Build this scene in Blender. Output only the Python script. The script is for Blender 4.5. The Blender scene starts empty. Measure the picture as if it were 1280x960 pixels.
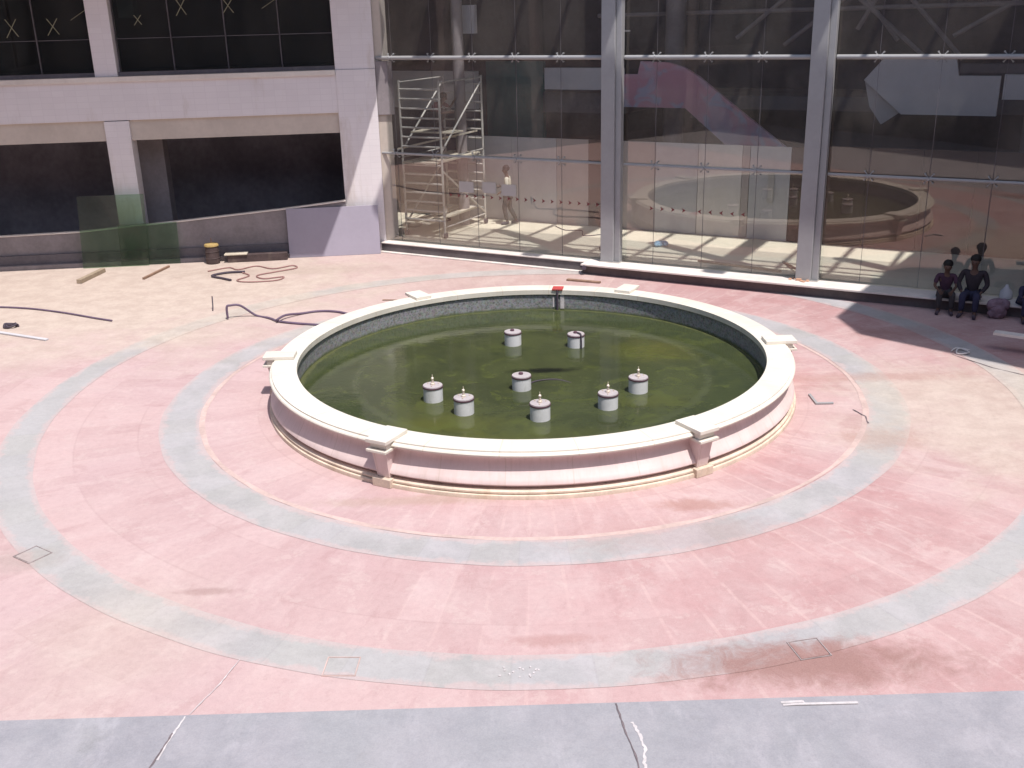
import bpy, bmesh, math, random
from mathutils import Vector, Matrix
random.seed(7)
SC = bpy.context.scene
COL = SC.collection
R = math.radians

# ------------------------------------------------------------------ camera
F_PX, PITCH, ROLL, HC = 1293.18, 0.3482, -0.0265, 6.185
cd = bpy.data.cameras.new('camera')
cam = bpy.data.objects.new('camera', cd); COL.objects.link(cam)
cd.sensor_width = 36.0; cd.lens = 36.0*F_PX/1280.0
cd.clip_start = 0.05; cd.clip_end = 600
fw = Vector((0, math.cos(PITCH), -math.sin(PITCH)))
rt0 = Vector((1, 0, 0)); up0 = rt0.cross(fw)
rt = math.cos(ROLL)*rt0 + math.sin(ROLL)*up0
up = -math.sin(ROLL)*rt0 + math.cos(ROLL)*up0
mw = Matrix((rt, up, -fw)).transposed().to_4x4(); mw.translation = (0, 0, HC)
cam.matrix_world = mw
SC.camera = cam

# ------------------------------------------------------------------ sky and sun
SUN_AZ, SUN_EL = R(-57.0), R(68.0)        # azimuth counted from +x towards +y
w = bpy.data.worlds.new('World'); SC.world = w; w.use_nodes = True
nt = w.node_tree
sky = nt.nodes.new('ShaderNodeTexSky'); sky.sky_type = 'NISHITA'; sky.sun_disc = False
sky.sun_elevation = SUN_EL; sky.sun_rotation = math.pi/2 - SUN_AZ
sky.air_density = 1.3; sky.dust_density = 2.0; sky.ozone_density = 1.2
bg = nt.nodes['Background']; bg.inputs['Strength'].default_value = 0.14
nt.links.new(sky.outputs[0], bg.inputs[0])
sd = bpy.data.lights.new('sun', 'SUN'); sd.energy = 4.2; sd.angle = R(0.53); sd.color = (1.0, 0.95, 0.90)
sun = bpy.data.objects.new('sun', sd); COL.objects.link(sun)
sdir = Vector((math.cos(SUN_AZ)*math.cos(SUN_EL), math.sin(SUN_AZ)*math.cos(SUN_EL), math.sin(SUN_EL)))
sun.rotation_euler = sdir.to_track_quat('Z', 'Y').to_euler(); sun.location = (20, -20, 40)
SC.view_settings.view_transform = 'Standard'; SC.view_settings.look = 'None'
SC.view_settings.gamma = 1.0; SC.view_settings.use_curve_mapping = False
SC.view_settings.exposure = 0.26
SC.cycles.max_bounces = 8; SC.cycles.transparent_max_bounces = 16
SC.cycles.caustics_reflective = False; SC.cycles.caustics_refractive = False

# ------------------------------------------------------------------ frames of the place
class Frame:
    """u along a facade, n into the building, z up"""
    def __init__(s, O, ang):
        s.O = Vector(O); s.ang = ang
        s.D = Vector((math.cos(ang), math.sin(ang), 0)); s.N = Vector((-math.sin(ang), math.cos(ang), 0))
    def p(s, u, n, z): return s.O + s.D*u + s.N*n + Vector((0, 0, z))
W0 = Frame((0, 0, 0), 0.0)
GL = Frame((4.4, 24.008, 0), -0.49960)        # glass facade
LF = Frame((-6.6, 27.811, 0), 0.09670)        # white building on the left
FC = Vector((0.3346, 16.926, 0))              # middle of the fountain

# ------------------------------------------------------------------ helpers: meshes
class MB:
    def __init__(s): s.bm = bmesh.new()
    def hexa(s, pts):
        v = [s.bm.verts.new(p) for p in pts]
        for f in ((0,3,2,1), (4,5,6,7), (0,1,5,4), (1,2,6,5), (2,3,7,6), (3,0,4,7)):
            s.bm.faces.new([v[i] for i in f])
        return s
    def box(s, fr, u0, u1, n0, n1, z0, z1):
        return s.hexa([fr.p(u0,n0,z0), fr.p(u1,n0,z0), fr.p(u1,n1,z0), fr.p(u0,n1,z0),
                       fr.p(u0,n0,z1), fr.p(u1,n0,z1), fr.p(u1,n1,z1), fr.p(u0,n1,z1)])
    def prism(s, pts, z0, z1):           # plan outline (x,y), counter-clockwise
        a = [s.bm.verts.new((p[0], p[1], z0)) for p in pts]; b = [s.bm.verts.new((p[0], p[1], z1)) for p in pts]
        n = len(pts)
        s.bm.faces.new(list(reversed(a))); s.bm.faces.new(b)
        for i in range(n): s.bm.faces.new([a[i], a[(i+1) % n], b[(i+1) % n], b[i]])
        return s
    def extrude(s, fr, uz, n0, n1):      # outline in the (u,z) plane given a thickness along n
        a = [s.bm.verts.new(fr.p(u, n0, z)) for u, z in uz]; b = [s.bm.verts.new(fr.p(u, n1, z)) for u, z in uz]
        n = len(uz)
        s.bm.faces.new(a); s.bm.faces.new(list(reversed(b)))
        for i in range(n): s.bm.faces.new([a[(i+1) % n], a[i], b[i], b[(i+1) % n]])
        return s
    def tube(s, pts, r, seg=8, r1=None):
        pts = [Vector(p) for p in pts]; rings = []
        prev = None
        for i, p in enumerate(pts):
            t = (pts[min(i+1, len(pts)-1)] - pts[max(i-1, 0)]).normalized()
            a = Vector((0, 0, 1)) if abs(t.z) < .9 else Vector((1, 0, 0))
            x = t.cross(a).normalized() if prev is None else (prev - t*prev.dot(t)).normalized()
            prev = x; y = t.cross(x)
            rr = r if r1 is None else r + (r1-r)*i/(len(pts)-1)
            rings.append([s.bm.verts.new(p + (x*math.cos(2*math.pi*k/seg) + y*math.sin(2*math.pi*k/seg))*rr) for k in range(seg)])
        for a, b in zip(rings, rings[1:]):
            for k in range(seg): s.bm.faces.new([a[k], a[(k+1) % seg], b[(k+1) % seg], b[k]])
        s.bm.faces.new(list(reversed(rings[0]))); s.bm.faces.new(rings[-1])
        return s
    def lathe(s, c, prof, seg=256, closed=True, a0=0.0, a1=2*math.pi):
        full = abs(a1-a0-2*math.pi) < 1e-6
        n = seg if full else seg+1
        rings = []
        for k in range(n):
            a = a0 + (a1-a0)*k/seg
            rings.append([s.bm.verts.new((c[0]+r*math.cos(a), c[1]+r*math.sin(a), c[2]+z)) for r, z in prof])
        m = len(prof)
        for k in range(seg):
            A = rings[k]; B = rings[(k+1) % n]
            for j in range(m if closed else m-1):
                q = [A[j], B[j], B[(j+1) % m], A[(j+1) % m]]
                s.bm.faces.new(q)
        if closed and not full:
            s.bm.faces.new(rings[0]); s.bm.faces.new(list(reversed(rings[-1])))
        return s
    def build(s, name, m, parent=None, smooth=False, bevel=0):
        bmesh.ops.remove_doubles(s.bm, verts=s.bm.verts, dist=1e-5)
        bmesh.ops.recalc_face_normals(s.bm, faces=s.bm.faces)
        me = bpy.data.meshes.new(name); s.bm.to_mesh(me); s.bm.free()
        me.materials.append(m)
        if smooth:
            me.polygons.foreach_set('use_smooth', [True]*len(me.polygons))
        o = bpy.data.objects.new(name, me); COL.objects.link(o)
        if smooth: 
            try: me.set_sharp_from_angle(angle=R(38))
            except Exception: pass
        if bevel:
            b = o.modifiers.new('bevel', 'BEVEL'); b.width = bevel; b.segments = 2; b.limit_method = 'ANGLE'
        if parent:
            o.parent = parent; o.matrix_parent_inverse = Matrix.Translation(-Vector(parent.location))
        return o
def thing(name, label, cat, loc=(0, 0, 0), group=None):
    o = bpy.data.objects.new(name, None); COL.objects.link(o); o.location = loc; o.empty_display_size = .2
    return tag(o, label, cat, group)
def tag(o, label, cat, group=None, kind=None):
    o['label'] = label; o['category'] = cat
    if group: o['group'] = group
    if kind: o['kind'] = kind
    return o
def struct(o, label=None):
    o['kind'] = 'structure'
    if label: o['label'] = label; o['category'] = o.name.split('.')[0].replace('_', ' ')
    return o
def smoothpath(pts, n=6):
    out = []
    P = [Vector(p) for p in pts]
    for i in range(len(P)-1):
        a = P[max(i-1, 0)]; b = P[i]; c = P[i+1]; d = P[min(i+2, len(P)-1)]
        for k in range(n):
            t = k/n
            out.append(.5*((2*b) + (c-a)*t + (2*a-5*b+4*c-d)*t*t + (3*b-a-3*c+d)*t**3))
    out.append(P[-1]); return out

# ------------------------------------------------------------------ helpers: materials
class NT:
    def __init__(s, name):
        s.m = bpy.data.materials.new(name); s.m.use_nodes = True; s.t = s.m.node_tree
        s.b = s.t.nodes['Principled BSDF']; s.out = s.t.nodes['Material Output']
        s.co = s.t.nodes.new('ShaderNodeTexCoord')
    def n(s, typ, **kw):
        x = s.t.nodes.new(typ)
        for k, v in kw.items(): setattr(x, k, v)
        return x
    def put(s, sock, v):
        if isinstance(v, bpy.types.NodeSocket): s.t.links.new(v, sock)
        elif v is not None:
            if isinstance(v, (tuple, list)) and len(v) == 3 and sock.type == 'RGBA': v = (*v, 1)
            sock.default_value = v
    def math(s, op, a, b=None, c=None, clamp=False):
        x = s.n('ShaderNodeMath', operation=op, use_clamp=clamp)
        s.put(x.inputs[0], a); s.put(x.inputs[1], b)
        if c is not None: s.put(x.inputs[2], c)
        return x.outputs[0]
    def mix(s, f, a, b, mode='MIX'):
        x = s.n('ShaderNodeMixRGB', blend_type=mode)
        s.put(x.inputs[0], f); s.put(x.inputs[1], a); s.put(x.inputs[2], b)
        return x.outputs[0]
    def noise(s, scale, detail=4, rough=.55, vec=None, dist=0.0):
        x = s.n('ShaderNodeTexNoise'); x.inputs['Scale'].default_value = scale
        x.inputs['Detail'].default_value = detail; x.inputs['Roughness'].default_value = rough
        x.inputs['Distortion'].default_value = dist
        s.t.links.new(vec if vec is not None else s.co.outputs['Object'], x.inputs['Vector'])
        return x.outputs['Fac']
    def ramp(s, f, lo, hi, a=0.0, b=1.0):
        x = s.n('ShaderNodeMapRange', interpolation_type='SMOOTHSTEP')
        s.put(x.inputs[0], f); x.inputs[1].default_value = lo; x.inputs[2].default_value = hi
        x.inputs[3].default_value = a; x.inputs[4].default_value = b
        return x.outputs[0]
    def scaled(s, v):
        x = s.n('ShaderNodeMapping'); x.inputs['Scale'].default_value = v
        s.t.links.new(s.co.outputs['Object'], x.inputs['Vector']); return x.outputs[0]
    def bump(s, h, strength=.2, dist=.01):
        x = s.n('ShaderNodeBump'); x.inputs['Strength'].default_value = strength; x.inputs['Distance'].default_value = dist
        s.t.links.new(h, x.inputs['Height']); s.t.links.new(x.outputs[0], s.b.inputs['Normal'])
    def done(s, color=None, rough=.8, spec=.3, metal=0.0):
        s.put(s.b.inputs['Base Color'], color); s.put(s.b.inputs['Roughness'], rough)
        s.b.inputs['Specular IOR Level'].default_value = spec; s.b.inputs['Metallic'].default_value = metal
        return s.m

def mat(name, col, rough=.75, var=.18, scale=3.0, spec=.3, metal=0.0, bump=.15, dirt=None, dirtamt=.35):
    """a procedural paint, stone, metal or cloth: colour varied by two noises, optional dirt, small bumps"""
    t = NT(name)
    a = t.noise(scale, 5, .6); b = t.noise(scale*9, 3, .6)
    v = t.math('ADD', t.math('MULTIPLY', a, .7), t.math('MULTIPLY', b, .3))
    dk = tuple(c*(1-var) for c in col); lt = tuple(min(c*(1+var*.7), .95) for c in col)
    c = t.mix(t.ramp(v, .3, .7), dk, lt)
    if dirt:
        d = t.noise(scale*.6, 6, .7, t.scaled((1, 1, .35)))
        c = t.mix(t.ramp(d, .5, .75, 0, dirtamt), c, dirt)
    t.bump(b, bump, .008)
    return t.done(c, rough, spec, metal)

CREAM = (.66, .57, .49)
def ground_masks(t):
    """dust and stain masks shared by every paving sheet, in world metres"""
    sep = t.n('ShaderNodeSeparateXYZ'); t.t.links.new(t.co.outputs['Object'], sep.inputs[0])
    x, y = sep.outputs[0], sep.outputs[1]
    def blob(cx, cy, rx, ry, soft=.5, nz=None, amt=.6):
        dx = t.math('DIVIDE', t.math('SUBTRACT', x, cx), rx); dy = t.math('DIVIDE', t.math('SUBTRACT', y, cy), ry)
        d = t.math('SQRT', t.math('ADD', t.math('MULTIPLY', dx, dx), t.math('MULTIPLY', dy, dy)))
        if nz is not None: d = t.math('ADD', d, t.math('MULTIPLY', t.math('SUBTRACT', nz, .5), amt))
        return t.ramp(d, 1-soft, 1+soft*.5, 1, 0)
    return x, y, blob
def paving(name, base, kind):
    t = NT(name)
    x, y, blob = ground_masks(t)
    dx = t.math('SUBTRACT', x, FC.x); dy = t.math('SUBTRACT', y, FC.y)
    r = t.math('SQRT', t.math('ADD', t.math('MULTIPLY', dx, dx), t.math('MULTIPLY', dy, dy)))
    th = t.math('ARCTAN2', dy, dx)
    big = t.noise(.22, 5, .6, dist=.6); mid = t.noise(1.3, 6, .65, dist=.4); fin = t.noise(11, 4, .7); gr = t.noise(70, 2, .6)
    c = base
    if kind == 'pink':
        c = t.mix(t.ramp(big, .35, .65), t.mix(t.ramp(x, -5, 5), (.48, .34, .345), (.44, .245, .245)), (.51, .365, .36))
        c = t.mix(t.ramp(mid, .40, .72, 0, .55), c, (.49, .37, .365))
        red = t.math('MULTIPLY', t.ramp(t.noise(.55, 7, .7, dist=.8), .5, .64), t.ramp(x, -3, 4, .15, .9))
        c = t.mix(t.math('MULTIPLY', red, .55), c, (.36, .185, .185))
        # radial slabs, each a little different, with pale joints
        ai = t.math('MULTIPLY', th, 98/(2*math.pi)); ri = t.math('DIVIDE', r, .93)
        comb = t.n('ShaderNodeCombineXYZ'); t.put(comb.inputs[0], t.math('FLOOR', ai)); t.put(comb.inputs[1], t.math('FLOOR', ri))
        wn = t.n('ShaderNodeTexWhiteNoise', noise_dimensions='2D'); t.t.links.new(comb.outputs[0], wn.inputs['Vector'])
        c = t.mix(t.math('MULTIPLY', t.ramp(wn.outputs['Value'], .0, 1.0), .26), c, (.36, .22, .22))
        fa = t.math('FRACT', ai); j = t.math('MINIMUM', fa, t.math('SUBTRACT', 1.0, fa))
        fr_ = t.math('FRACT', ri); j2 = t.math('MINIMUM', fr_, t.math('SUBTRACT', 1.0, fr_))
        jm = t.math('MULTIPLY', t.ramp(t.math('MULTIPLY', j, r), .02*98/6.28*.6, .045*98/6.28*.6, 1, 0), t.math('MULTIPLY', t.ramp(mid, .38, .60, 0, .36), t.ramp(x, -3, 3, .35, 1)))
        c = t.mix(jm, c, (.58, .42, .40))
        # wear dragged outwards from the middle, and blotches with harder edges
        pc = t.n('ShaderNodeCombineXYZ'); t.put(pc.inputs[0], t.math('MULTIPLY', th, 9.0)); t.put(pc.inputs[1], t.math('MULTIPLY', r, .55))
        st_ = t.noise(1.6, 7, .72, pc.outputs[0], .5)
        c = t.mix(t.ramp(st_, .50, .66, 0, .42), c, (.54, .405, .40))
        c = t.mix(t.ramp(st_, .36, .46, .30, 0), c, (.36, .215, .215))
        bl = t.noise(1.9, 9, .78, dist=.3)
        c = t.mix(t.ramp(bl, .545, .60, 0, .30), c, (.55, .44, .42))
        c = t.mix(t.ramp(bl, .36, .42, .26, 0), c, (.37, .235, .23))
        jm2 = t.math('MULTIPLY', t.ramp(j2, .008, .022, 1, 0), t.ramp(big, .4, .6, 0, .22))
        c = t.mix(jm2, c, (.34, .22, .215))
    elif kind == 'grey':
        c = t.mix(t.ramp(mid, .35, .68), (.335, .325, .325), (.415, .392, .40))
        c = t.mix(t.ramp(big, .45, .62, 0, .6), c, (.37, .365, .35))
        ai = t.math('MULTIPLY', th, 62/(2*math.pi))
        wn = t.n('ShaderNodeTexWhiteNoise', noise_dimensions='1D'); t.t.links.new(t.math('FLOOR', ai), wn.inputs['W'])
        c = t.mix(t.math('MULTIPLY', wn.outputs['Value'], .28), c, (.41, .395, .44))
        # pink dust trodden over the ring's edges
        e_ = t.math('MINIMUM', t.math('ABSOLUTE', t.math('SUBTRACT', r, 5.57)), t.math('ABSOLUTE', t.math('SUBTRACT', r, 6.19)))
        e_ = t.math('MINIMUM', e_, t.math('MINIMUM', t.math('ABSOLUTE', t.math('SUBTRACT', r, 7.98)), t.math('ABSOLUTE', t.math('SUBTRACT', r, 8.55))))
        e_ = t.math('SUBTRACT', e_, t.math('MULTIPLY', t.math('SUBTRACT', t.noise(2.4, 7, .75), .47), .55))
        c = t.mix(t.ramp(e_, .0, .10, .75, 0), c, (.47, .37, .365))
        fa = t.math('FRACT', ai); j = t.math('MINIMUM', fa, t.math('SUBTRACT', 1.0, fa))
        c = t.mix(t.ramp(j, .006, .02, .16, 0), c, (.25, .24, .25))
    elif kind == 'front':
        c = t.mix(t.ramp(mid, .35, .68), (.27, .265, .295), (.335, .322, .352))
        c = t.mix(t.ramp(big, .42, .60, 0, .6), c, (.30, .305, .325))
        c = t.mix(t.ramp(t.noise(2.2, 7, .75, t.scaled((1, .35, 1))), .52, .70, 0, .45), c, (.42, .40, .44))
        c = t.mix(t.ramp(t.noise(1.1, 6, .7), .58, .72, 0, .35), c, (.23, .225, .23))
    if kind != 'front':
        # pale cement dust lying over everything towards the back left, and to the right of the pool
        dn = t.noise(.7, 6, .65, dist=.5)
        d1 = t.math('MAXIMUM', blob(-10.5, 24.5, 8.5, 6.0, .5, dn, 1.1), t.math('MULTIPLY', blob(-1.0, 25.5, 5.5, 2.6, .6, dn, 1.0), .45))
        d2 = t.math('MULTIPLY', blob(8.2, 15.0, 3.0, 2.9, .6, dn, 1.6), .85)
        d3 = t.math('MULTIPLY', blob(-4.2, 9.4, 1.2, 1.5, .8, dn, 1.2), .4)
        c = t.mix(t.math('MULTIPLY', t.math('MAXIMUM', t.math('MAXIMUM', d1, d2), d3), .8), c, t.mix(t.ramp(t.noise(2.6, 7, .75), .38, .62), (.45, .375, .315), (.53, .455, .385)))
        # damp, dirty patches with outlines of their own
        sn = t.noise(3.2, 7, .75, dist=.8)
        for (cx, cy, rx, ry, a, cc) in ((2.9, 8.68, 1.5, .42, .95, (.36, .20, .18)), (2.35, 12.2, .6, .2, .6, (.42, .20, .16)),
                (.3, 9.2, .5, .12, .45, (.42, .20, .18)), (-3.55, 10.35, .4, .08, .5, (.36, .22, .2)), (7.6, 19.4, 1.1, .5, .35, (.38, .18, .15)),
                (6.3, 16.9, 1.6, .25, .4, (.45, .24, .20)), (5.5, 14.2, .6, .5, .4, (.45, .26, .2)), (-1.4, 12.55, 1.3, .16, .4, (.42, .31, .22)),
                (2.0, 11.4, 1.6, .5, .25, (.48, .25, .22)), (-6.0, 11.2, .5, .3, .4, (.40, .34, .30)), (-5.9, 26.0, 3.2, .5, .35, (.46, .36, .30))):
            c = t.mix(t.math('MULTIPLY', blob(cx, cy, rx, ry, .7, sn, 2.0), a), c, tuple(v_*.78 for v_ in cc))
        # white scuffs
        c = t.mix(t.ramp(t.noise(5.5, 8, .8, dist=1.2), .66, .76, 0, .5), c, (.62, .54, .53))
    c = t.mix(t.ramp(t.noise(26, 3, .75), .56, .70, 0, .22), c, t.mix(.5, c, (.35, .28, .28), 'MULTIPLY'))
    c = t.mix(t.ramp(fin, .3, .75, .0, .22), c, t.mix(.5, c, (.25, .2, .2), 'MULTIPLY'))
    c = t.mix(t.ramp(gr, .35, .7, .0, .05), c, (.9, .85, .82))
    t.bump(t.math('ADD', fin, t.math('MULTIPLY', gr, .4)), .25, .006)
    return t.done(c, t.ramp(mid, .3, .7, .62, .85), .35)

def glass_mat(name, tint=(.80, .84, .81), boost=1.6, rough=.0, dusty=.04, warm=(.92, .95, .94, 1)):
    t = NT(name)
    tr = t.n('ShaderNodeBsdfTransparent'); tr.inputs[0].default_value = (*tint, 1)
    gl = t.n('ShaderNodeBsdfGlossy'); gl.inputs['Roughness'].default_value = rough; gl.inputs['Color'].default_value = warm
    fr = t.n('ShaderNodeFresnel'); fr.inputs['IOR'].default_value = 1.5
    # slow waviness so that reflections wander a little from pane to pane
    bp_ = t.n('ShaderNodeBump'); bp_.inputs['Strength'].default_value = .06; bp_.inputs['Distance'].default_value = .05
    t.t.links.new(t.noise(.5, 1, .4), bp_.inputs['Height']); t.t.links.new(bp_.outputs[0], gl.inputs['Normal'])
    ms = t.n('ShaderNodeMixShader'); t.t.links.new(t.math('MINIMUM', t.math('MULTIPLY', fr.outputs[0], boost), .14), ms.inputs[0])
    t.t.links.new(tr.outputs[0], ms.inputs[1]); t.t.links.new(gl.outputs[0], ms.inputs[2])
    df = t.n('ShaderNodeBsdfDiffuse'); df.inputs[0].default_value = (.52, .46, .40, 1)
    m2 = t.n('ShaderNodeMixShader'); dn = t.noise(.8, 6, .65, t.scaled((1, 1, .4)))
    t.t.links.new(t.ramp(dn, .3, .8, dusty*.4, dusty*1.6), m2.inputs[0])
    t.t.links.new(ms.outputs[0], m2.inputs[1]); t.t.links.new(df.outputs[0], m2.inputs[2])
    t.t.links.new(m2.outputs[0], t.out.inputs['Surface'])
    return t.m

def wall_tiles(name, c0, c1, bw=.30, bh=.15, mortar=.94, dirt=(.50, .42, .35), dirtamt=.5):
    """small facing tiles on a facade (seen as a faint grid), dusty in places"""
    t = NT(name)
    mp = t.n('ShaderNodeMapping'); mp.inputs['Rotation'].default_value = (R(90), 0, 0)
    sep = t.n('ShaderNodeSeparateXYZ'); t.t.links.new(t.co.outputs['Object'], sep.inputs[0])
    cb = t.n('ShaderNodeCombineXYZ'); t.put(cb.inputs[0], t.math('ADD', sep.outputs[0], t.math('MULTIPLY', sep.outputs[1], .3))); t.put(cb.inputs[1], sep.outputs[2])
    br = t.n('ShaderNodeTexBrick'); br.offset = 0.0
    t.t.links.new(cb.outputs[0], br.inputs['Vector'])
    br.inputs['Scale'].default_value = 1; br.inputs['Brick Width'].default_value = bw; br.inputs['Row Height'].default_value = bh
    br.inputs['Mortar Size'].default_value = .006; br.inputs['Mortar Smooth'].default_value = .3; br.inputs['Bias'].default_value = 0
    br.inputs['Color1'].default_value = (*c0, 1); br.inputs['Color2'].default_value = (*c1, 1)
    br.inputs['Mortar'].default_value = tuple(c*mortar for c in c0) + (1,)
    a = t.noise(.8, 5, .6); d = t.noise(1.2, 6, .7, t.scaled((1, 1, .25)))
    c = t.mix(t.ramp(a, .35, .7, 0, .35), br.outputs[0], tuple(x*.86 for x in c1))
    c = t.mix(t.ramp(d, .52, .72, 0, dirtamt), c, dirt)
    t.bump(t.noise(30, 3, .6), .2, .004)
    return t.done(c, .6, .35)

M = {}
M['pink'] = paving('pink_stone', None, 'pink')
M['grey'] = paving('grey_stone', None, 'grey')
M['front'] = paving('blue_grey_stone', None, 'front')
M['peach'] = mat('pale_edging', (.52, .39, .36), .8, .2, 2.0, dirt=(.5, .4, .36))
M['stone'] = mat('cream_marble', (.72, .675, .60), .45, .10, 1.6, spec=.4, bump=.06, dirt=(.60, .50, .38), dirtamt=.32)
M['wallstone'] = mat('pinkish_marble', (.72, .575, .575), .5, .12, 2.6, spec=.4, bump=.08, dirt=(.56, .43, .34), dirtamt=.4)
def ring_stone(name, base, dark, streak, nseg, rough=.5):
    t = NT(name); x, y, blob = ground_masks(t)
    th = t.math('ARCTAN2', t.math('SUBTRACT', y, FC.y), t.math('SUBTRACT', x, FC.x))
    sp = t.n('ShaderNodeSeparateXYZ'); t.t.links.new(t.co.outputs['Object'], sp.inputs[0])
    pc = t.n('ShaderNodeCombineXYZ'); t.put(pc.inputs[0], t.math('MULTIPLY', th, 60.0)); t.put(pc.inputs[1], t.math('MULTIPLY', sp.outputs[2], 2.0))
    si = t.math('MULTIPLY', th, nseg/(2*math.pi)); wn = t.n('ShaderNodeTexWhiteNoise', noise_dimensions='1D'); t.t.links.new(t.math('FLOOR', si), wn.inputs['W'])
    c = t.mix(t.ramp(t.noise(1.7, 6, .65), .35, .68), base, tuple(v*.86 for v in base))
    c = t.mix(t.math('MULTIPLY', wn.outputs['Value'], .35), c, tuple(v*.88 for v in base))
    c = t.mix(t.ramp(t.noise(1.3, 5, .7, pc.outputs[0]), .46, .70, 0, streak), c, dark)
    c = t.mix(t.ramp(t.noise(6, 8, .8), .60, .70, 0, .45), c, dark)
    f_ = t.math('FRACT', si); j = t.math('MINIMUM', f_, t.math('SUBTRACT', 1.0, f_))
    c = t.mix(t.ramp(j, .004, .011, .6, 0), c, dark)
    t.bump(t.noise(25, 4, .7), .12, .004)
    return t.done(c, rough, .4)
M['stone'] = ring_stone('cream_marble_coping', (.73, .685, .61), (.56, .46, .35), .18, 26)
M['wallstone'] = ring_stone('pink_marble_facing', (.72, .585, .57), (.52, .42, .37), .40, 30)
M['basestone'] = mat('stained_marble', (.66, .55, .45), .6, .2, 3.0, bump=.1, dirt=(.42, .30, .19), dirtamt=.6)
M['white'] = wall_tiles('white_facade_tiles', (.75, .70, .72), (.78, .735, .75))
M['beige'] = mat('beige_render', (.58, .51, .45), .85, .1, 1.0, dirt=(.44, .37, .31))
M['sill'] = mat('pale_sill', (.74, .68, .63), .7, .08, 1.0, dirt=(.5, .43, .38))
M['grime'] = mat('grimy_render', (.27, .24, .25), .85, .2, 1.3, dirt=(.16, .14, .14))
M['plinth'] = mat('dark_plinth', (.15, .135, .15), .7, .25, 1.5, dirt=(.28, .25, .23))
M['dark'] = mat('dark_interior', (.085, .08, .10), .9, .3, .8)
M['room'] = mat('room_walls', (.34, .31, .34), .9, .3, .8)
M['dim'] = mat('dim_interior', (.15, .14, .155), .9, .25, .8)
M['steel'] = mat('grey_painted_steel', (.33, .33, .34), .45, .08, 1.2, spec=.5, dirt=(.33, .31, .30), dirtamt=.35)
M['steel2'] = mat('brushed_steel', (.62, .60, .58), .32, .08, 2.0, metal=.7, spec=.5)
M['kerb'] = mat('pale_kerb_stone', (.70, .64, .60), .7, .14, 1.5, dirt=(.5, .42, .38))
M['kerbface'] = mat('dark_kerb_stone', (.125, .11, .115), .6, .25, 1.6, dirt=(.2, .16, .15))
M['floor'] = mat('cream_floor_tiles', (.78, .71, .57), .55, .08, .9, spec=.4, dirt=(.46, .41, .33), dirtamt=.45)
M['panel'] = mat('grey_board', (.52, .51, .54), .8, .06, .7, dirt=(.42, .40, .42))
M['panel2'] = mat('warm_board', (.46, .405, .40), .8, .06, .7, dirt=(.38, .32, .28))
M['panel3'] = mat('pale_board', (.68, .64, .63), .8, .06, .7, dirt=(.5, .45, .42))
M['brown'] = mat('brown_board', (.095, .06, .052), .8, .1, .7)
M['whitepaint'] = mat('white_board', (.70, .68, .70), .7, .05, .8)
M['teal'] = mat('teal_sheet', (.10, .22, .20), .7, .2, .6)
M['lilac'] = mat('lilac_board', (.36, .33, .40), .55, .05, .9, spec=.4, dirt=(.42, .38, .42), dirtamt=.3)
M['scaf'] = mat('worn_galvanised_tube', (.52, .50, .47), .5, .2, 5.0, spec=.5, dirt=(.38, .32, .26))
M['plank'] = mat('dusty_plank', (.60, .54, .44), .85, .2, 3.0, dirt=(.35, .29, .22))
M['timber'] = mat('grey_brown_timber', (.34, .27, .20), .85, .25, 5.0)
M['wood'] = mat('brown_wood', (.28, .18, .13), .8, .25, 6.0)
M['rubber'] = mat('dark_rubber', (.07, .055, .075), .6, .2, 6.0)
M['hose'] = mat('purple_grey_hose', (.14, .10, .15), .5, .2, 3.0)
M['cable'] = mat('brown_cable', (.30, .17, .16), .6, .2, 3.0)
M['drum'] = mat('white_plastic_drum', (.68, .68, .70), .55, .10, 5.0, dirt=(.30, .31, .24), dirtamt=.5)
M['drumlid'] = mat('pale_lid', (.42, .38, .39), .5, .10, 9.0, dirt=(.4, .33, .3))
M['drumrim'] = mat('maroon_band', (.10, .05, .07), .6, .2, 9.0)
M['nozzle'] = mat('pale_brass', (.72, .62, .52), .35, .1, 8.0, metal=.3)
M['red'] = mat('red_paint', (.45, .07, .07), .6, .15, 4.0)
M['maroon'] = mat('maroon_sticker', (.20, .045, .055), .6, .15, 4.0)
M['bin'] = mat('dark_bin', (.085, .06, .06), .7, .3, 4.0, dirt=(.25, .2, .16))
M['yellow'] = mat('dusty_yellow', (.42, .30, .12), .8, .25, 5.0)
M['blue'] = mat('blue_plastic', (.30, .55, .75), .4, .25, 7.0)
M['tape'] = mat('yellowed_tape', (.26, .25, .17), .7, .2, 8.0)
M['paper'] = mat('white_paper', (.46, .44, .43), .8, .04, 4.0)
M['skin'] = mat('brown_skin', (.11, .065, .05), .55, .08, 8.0)
M['hair'] = mat('black_hair', (.012, .010, .010), .6, .3, 30.0)
M['mosaic'] = None
t = NT('blue_grey_mosaic')
vo = t.n('ShaderNodeTexVoronoi'); vo.inputs['Scale'].default_value = 26; t.t.links.new(t.co.outputs['Object'], vo.inputs['Vector'])
c = t.mix(t.ramp(vo.outputs['Distance'], .0, .7), (.12, .13, .16), (.22, .225, .25))
c = t.mix(.5, c, vo.outputs['Color'], 'SOFT_LIGHT')
hs = t.n('ShaderNodeHueSaturation'); hs.inputs['Saturation'].default_value = .3; t.t.links.new(c, hs.inputs['Color'])
sepz = t.n('ShaderNodeSeparateXYZ'); t.t.links.new(t.co.outputs['Object'], sepz.inputs[0])
low = t.ramp(t.math('ADD', sepz.outputs[2], t.math('MULTIPLY', t.noise(4, 5, .7), .12)), .30, .37, 1, 0)
c = t.mix(low, hs.outputs[0], (.10, .12, .06))
M['mosaic'] = t.done(c, .5, .4)

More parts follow.
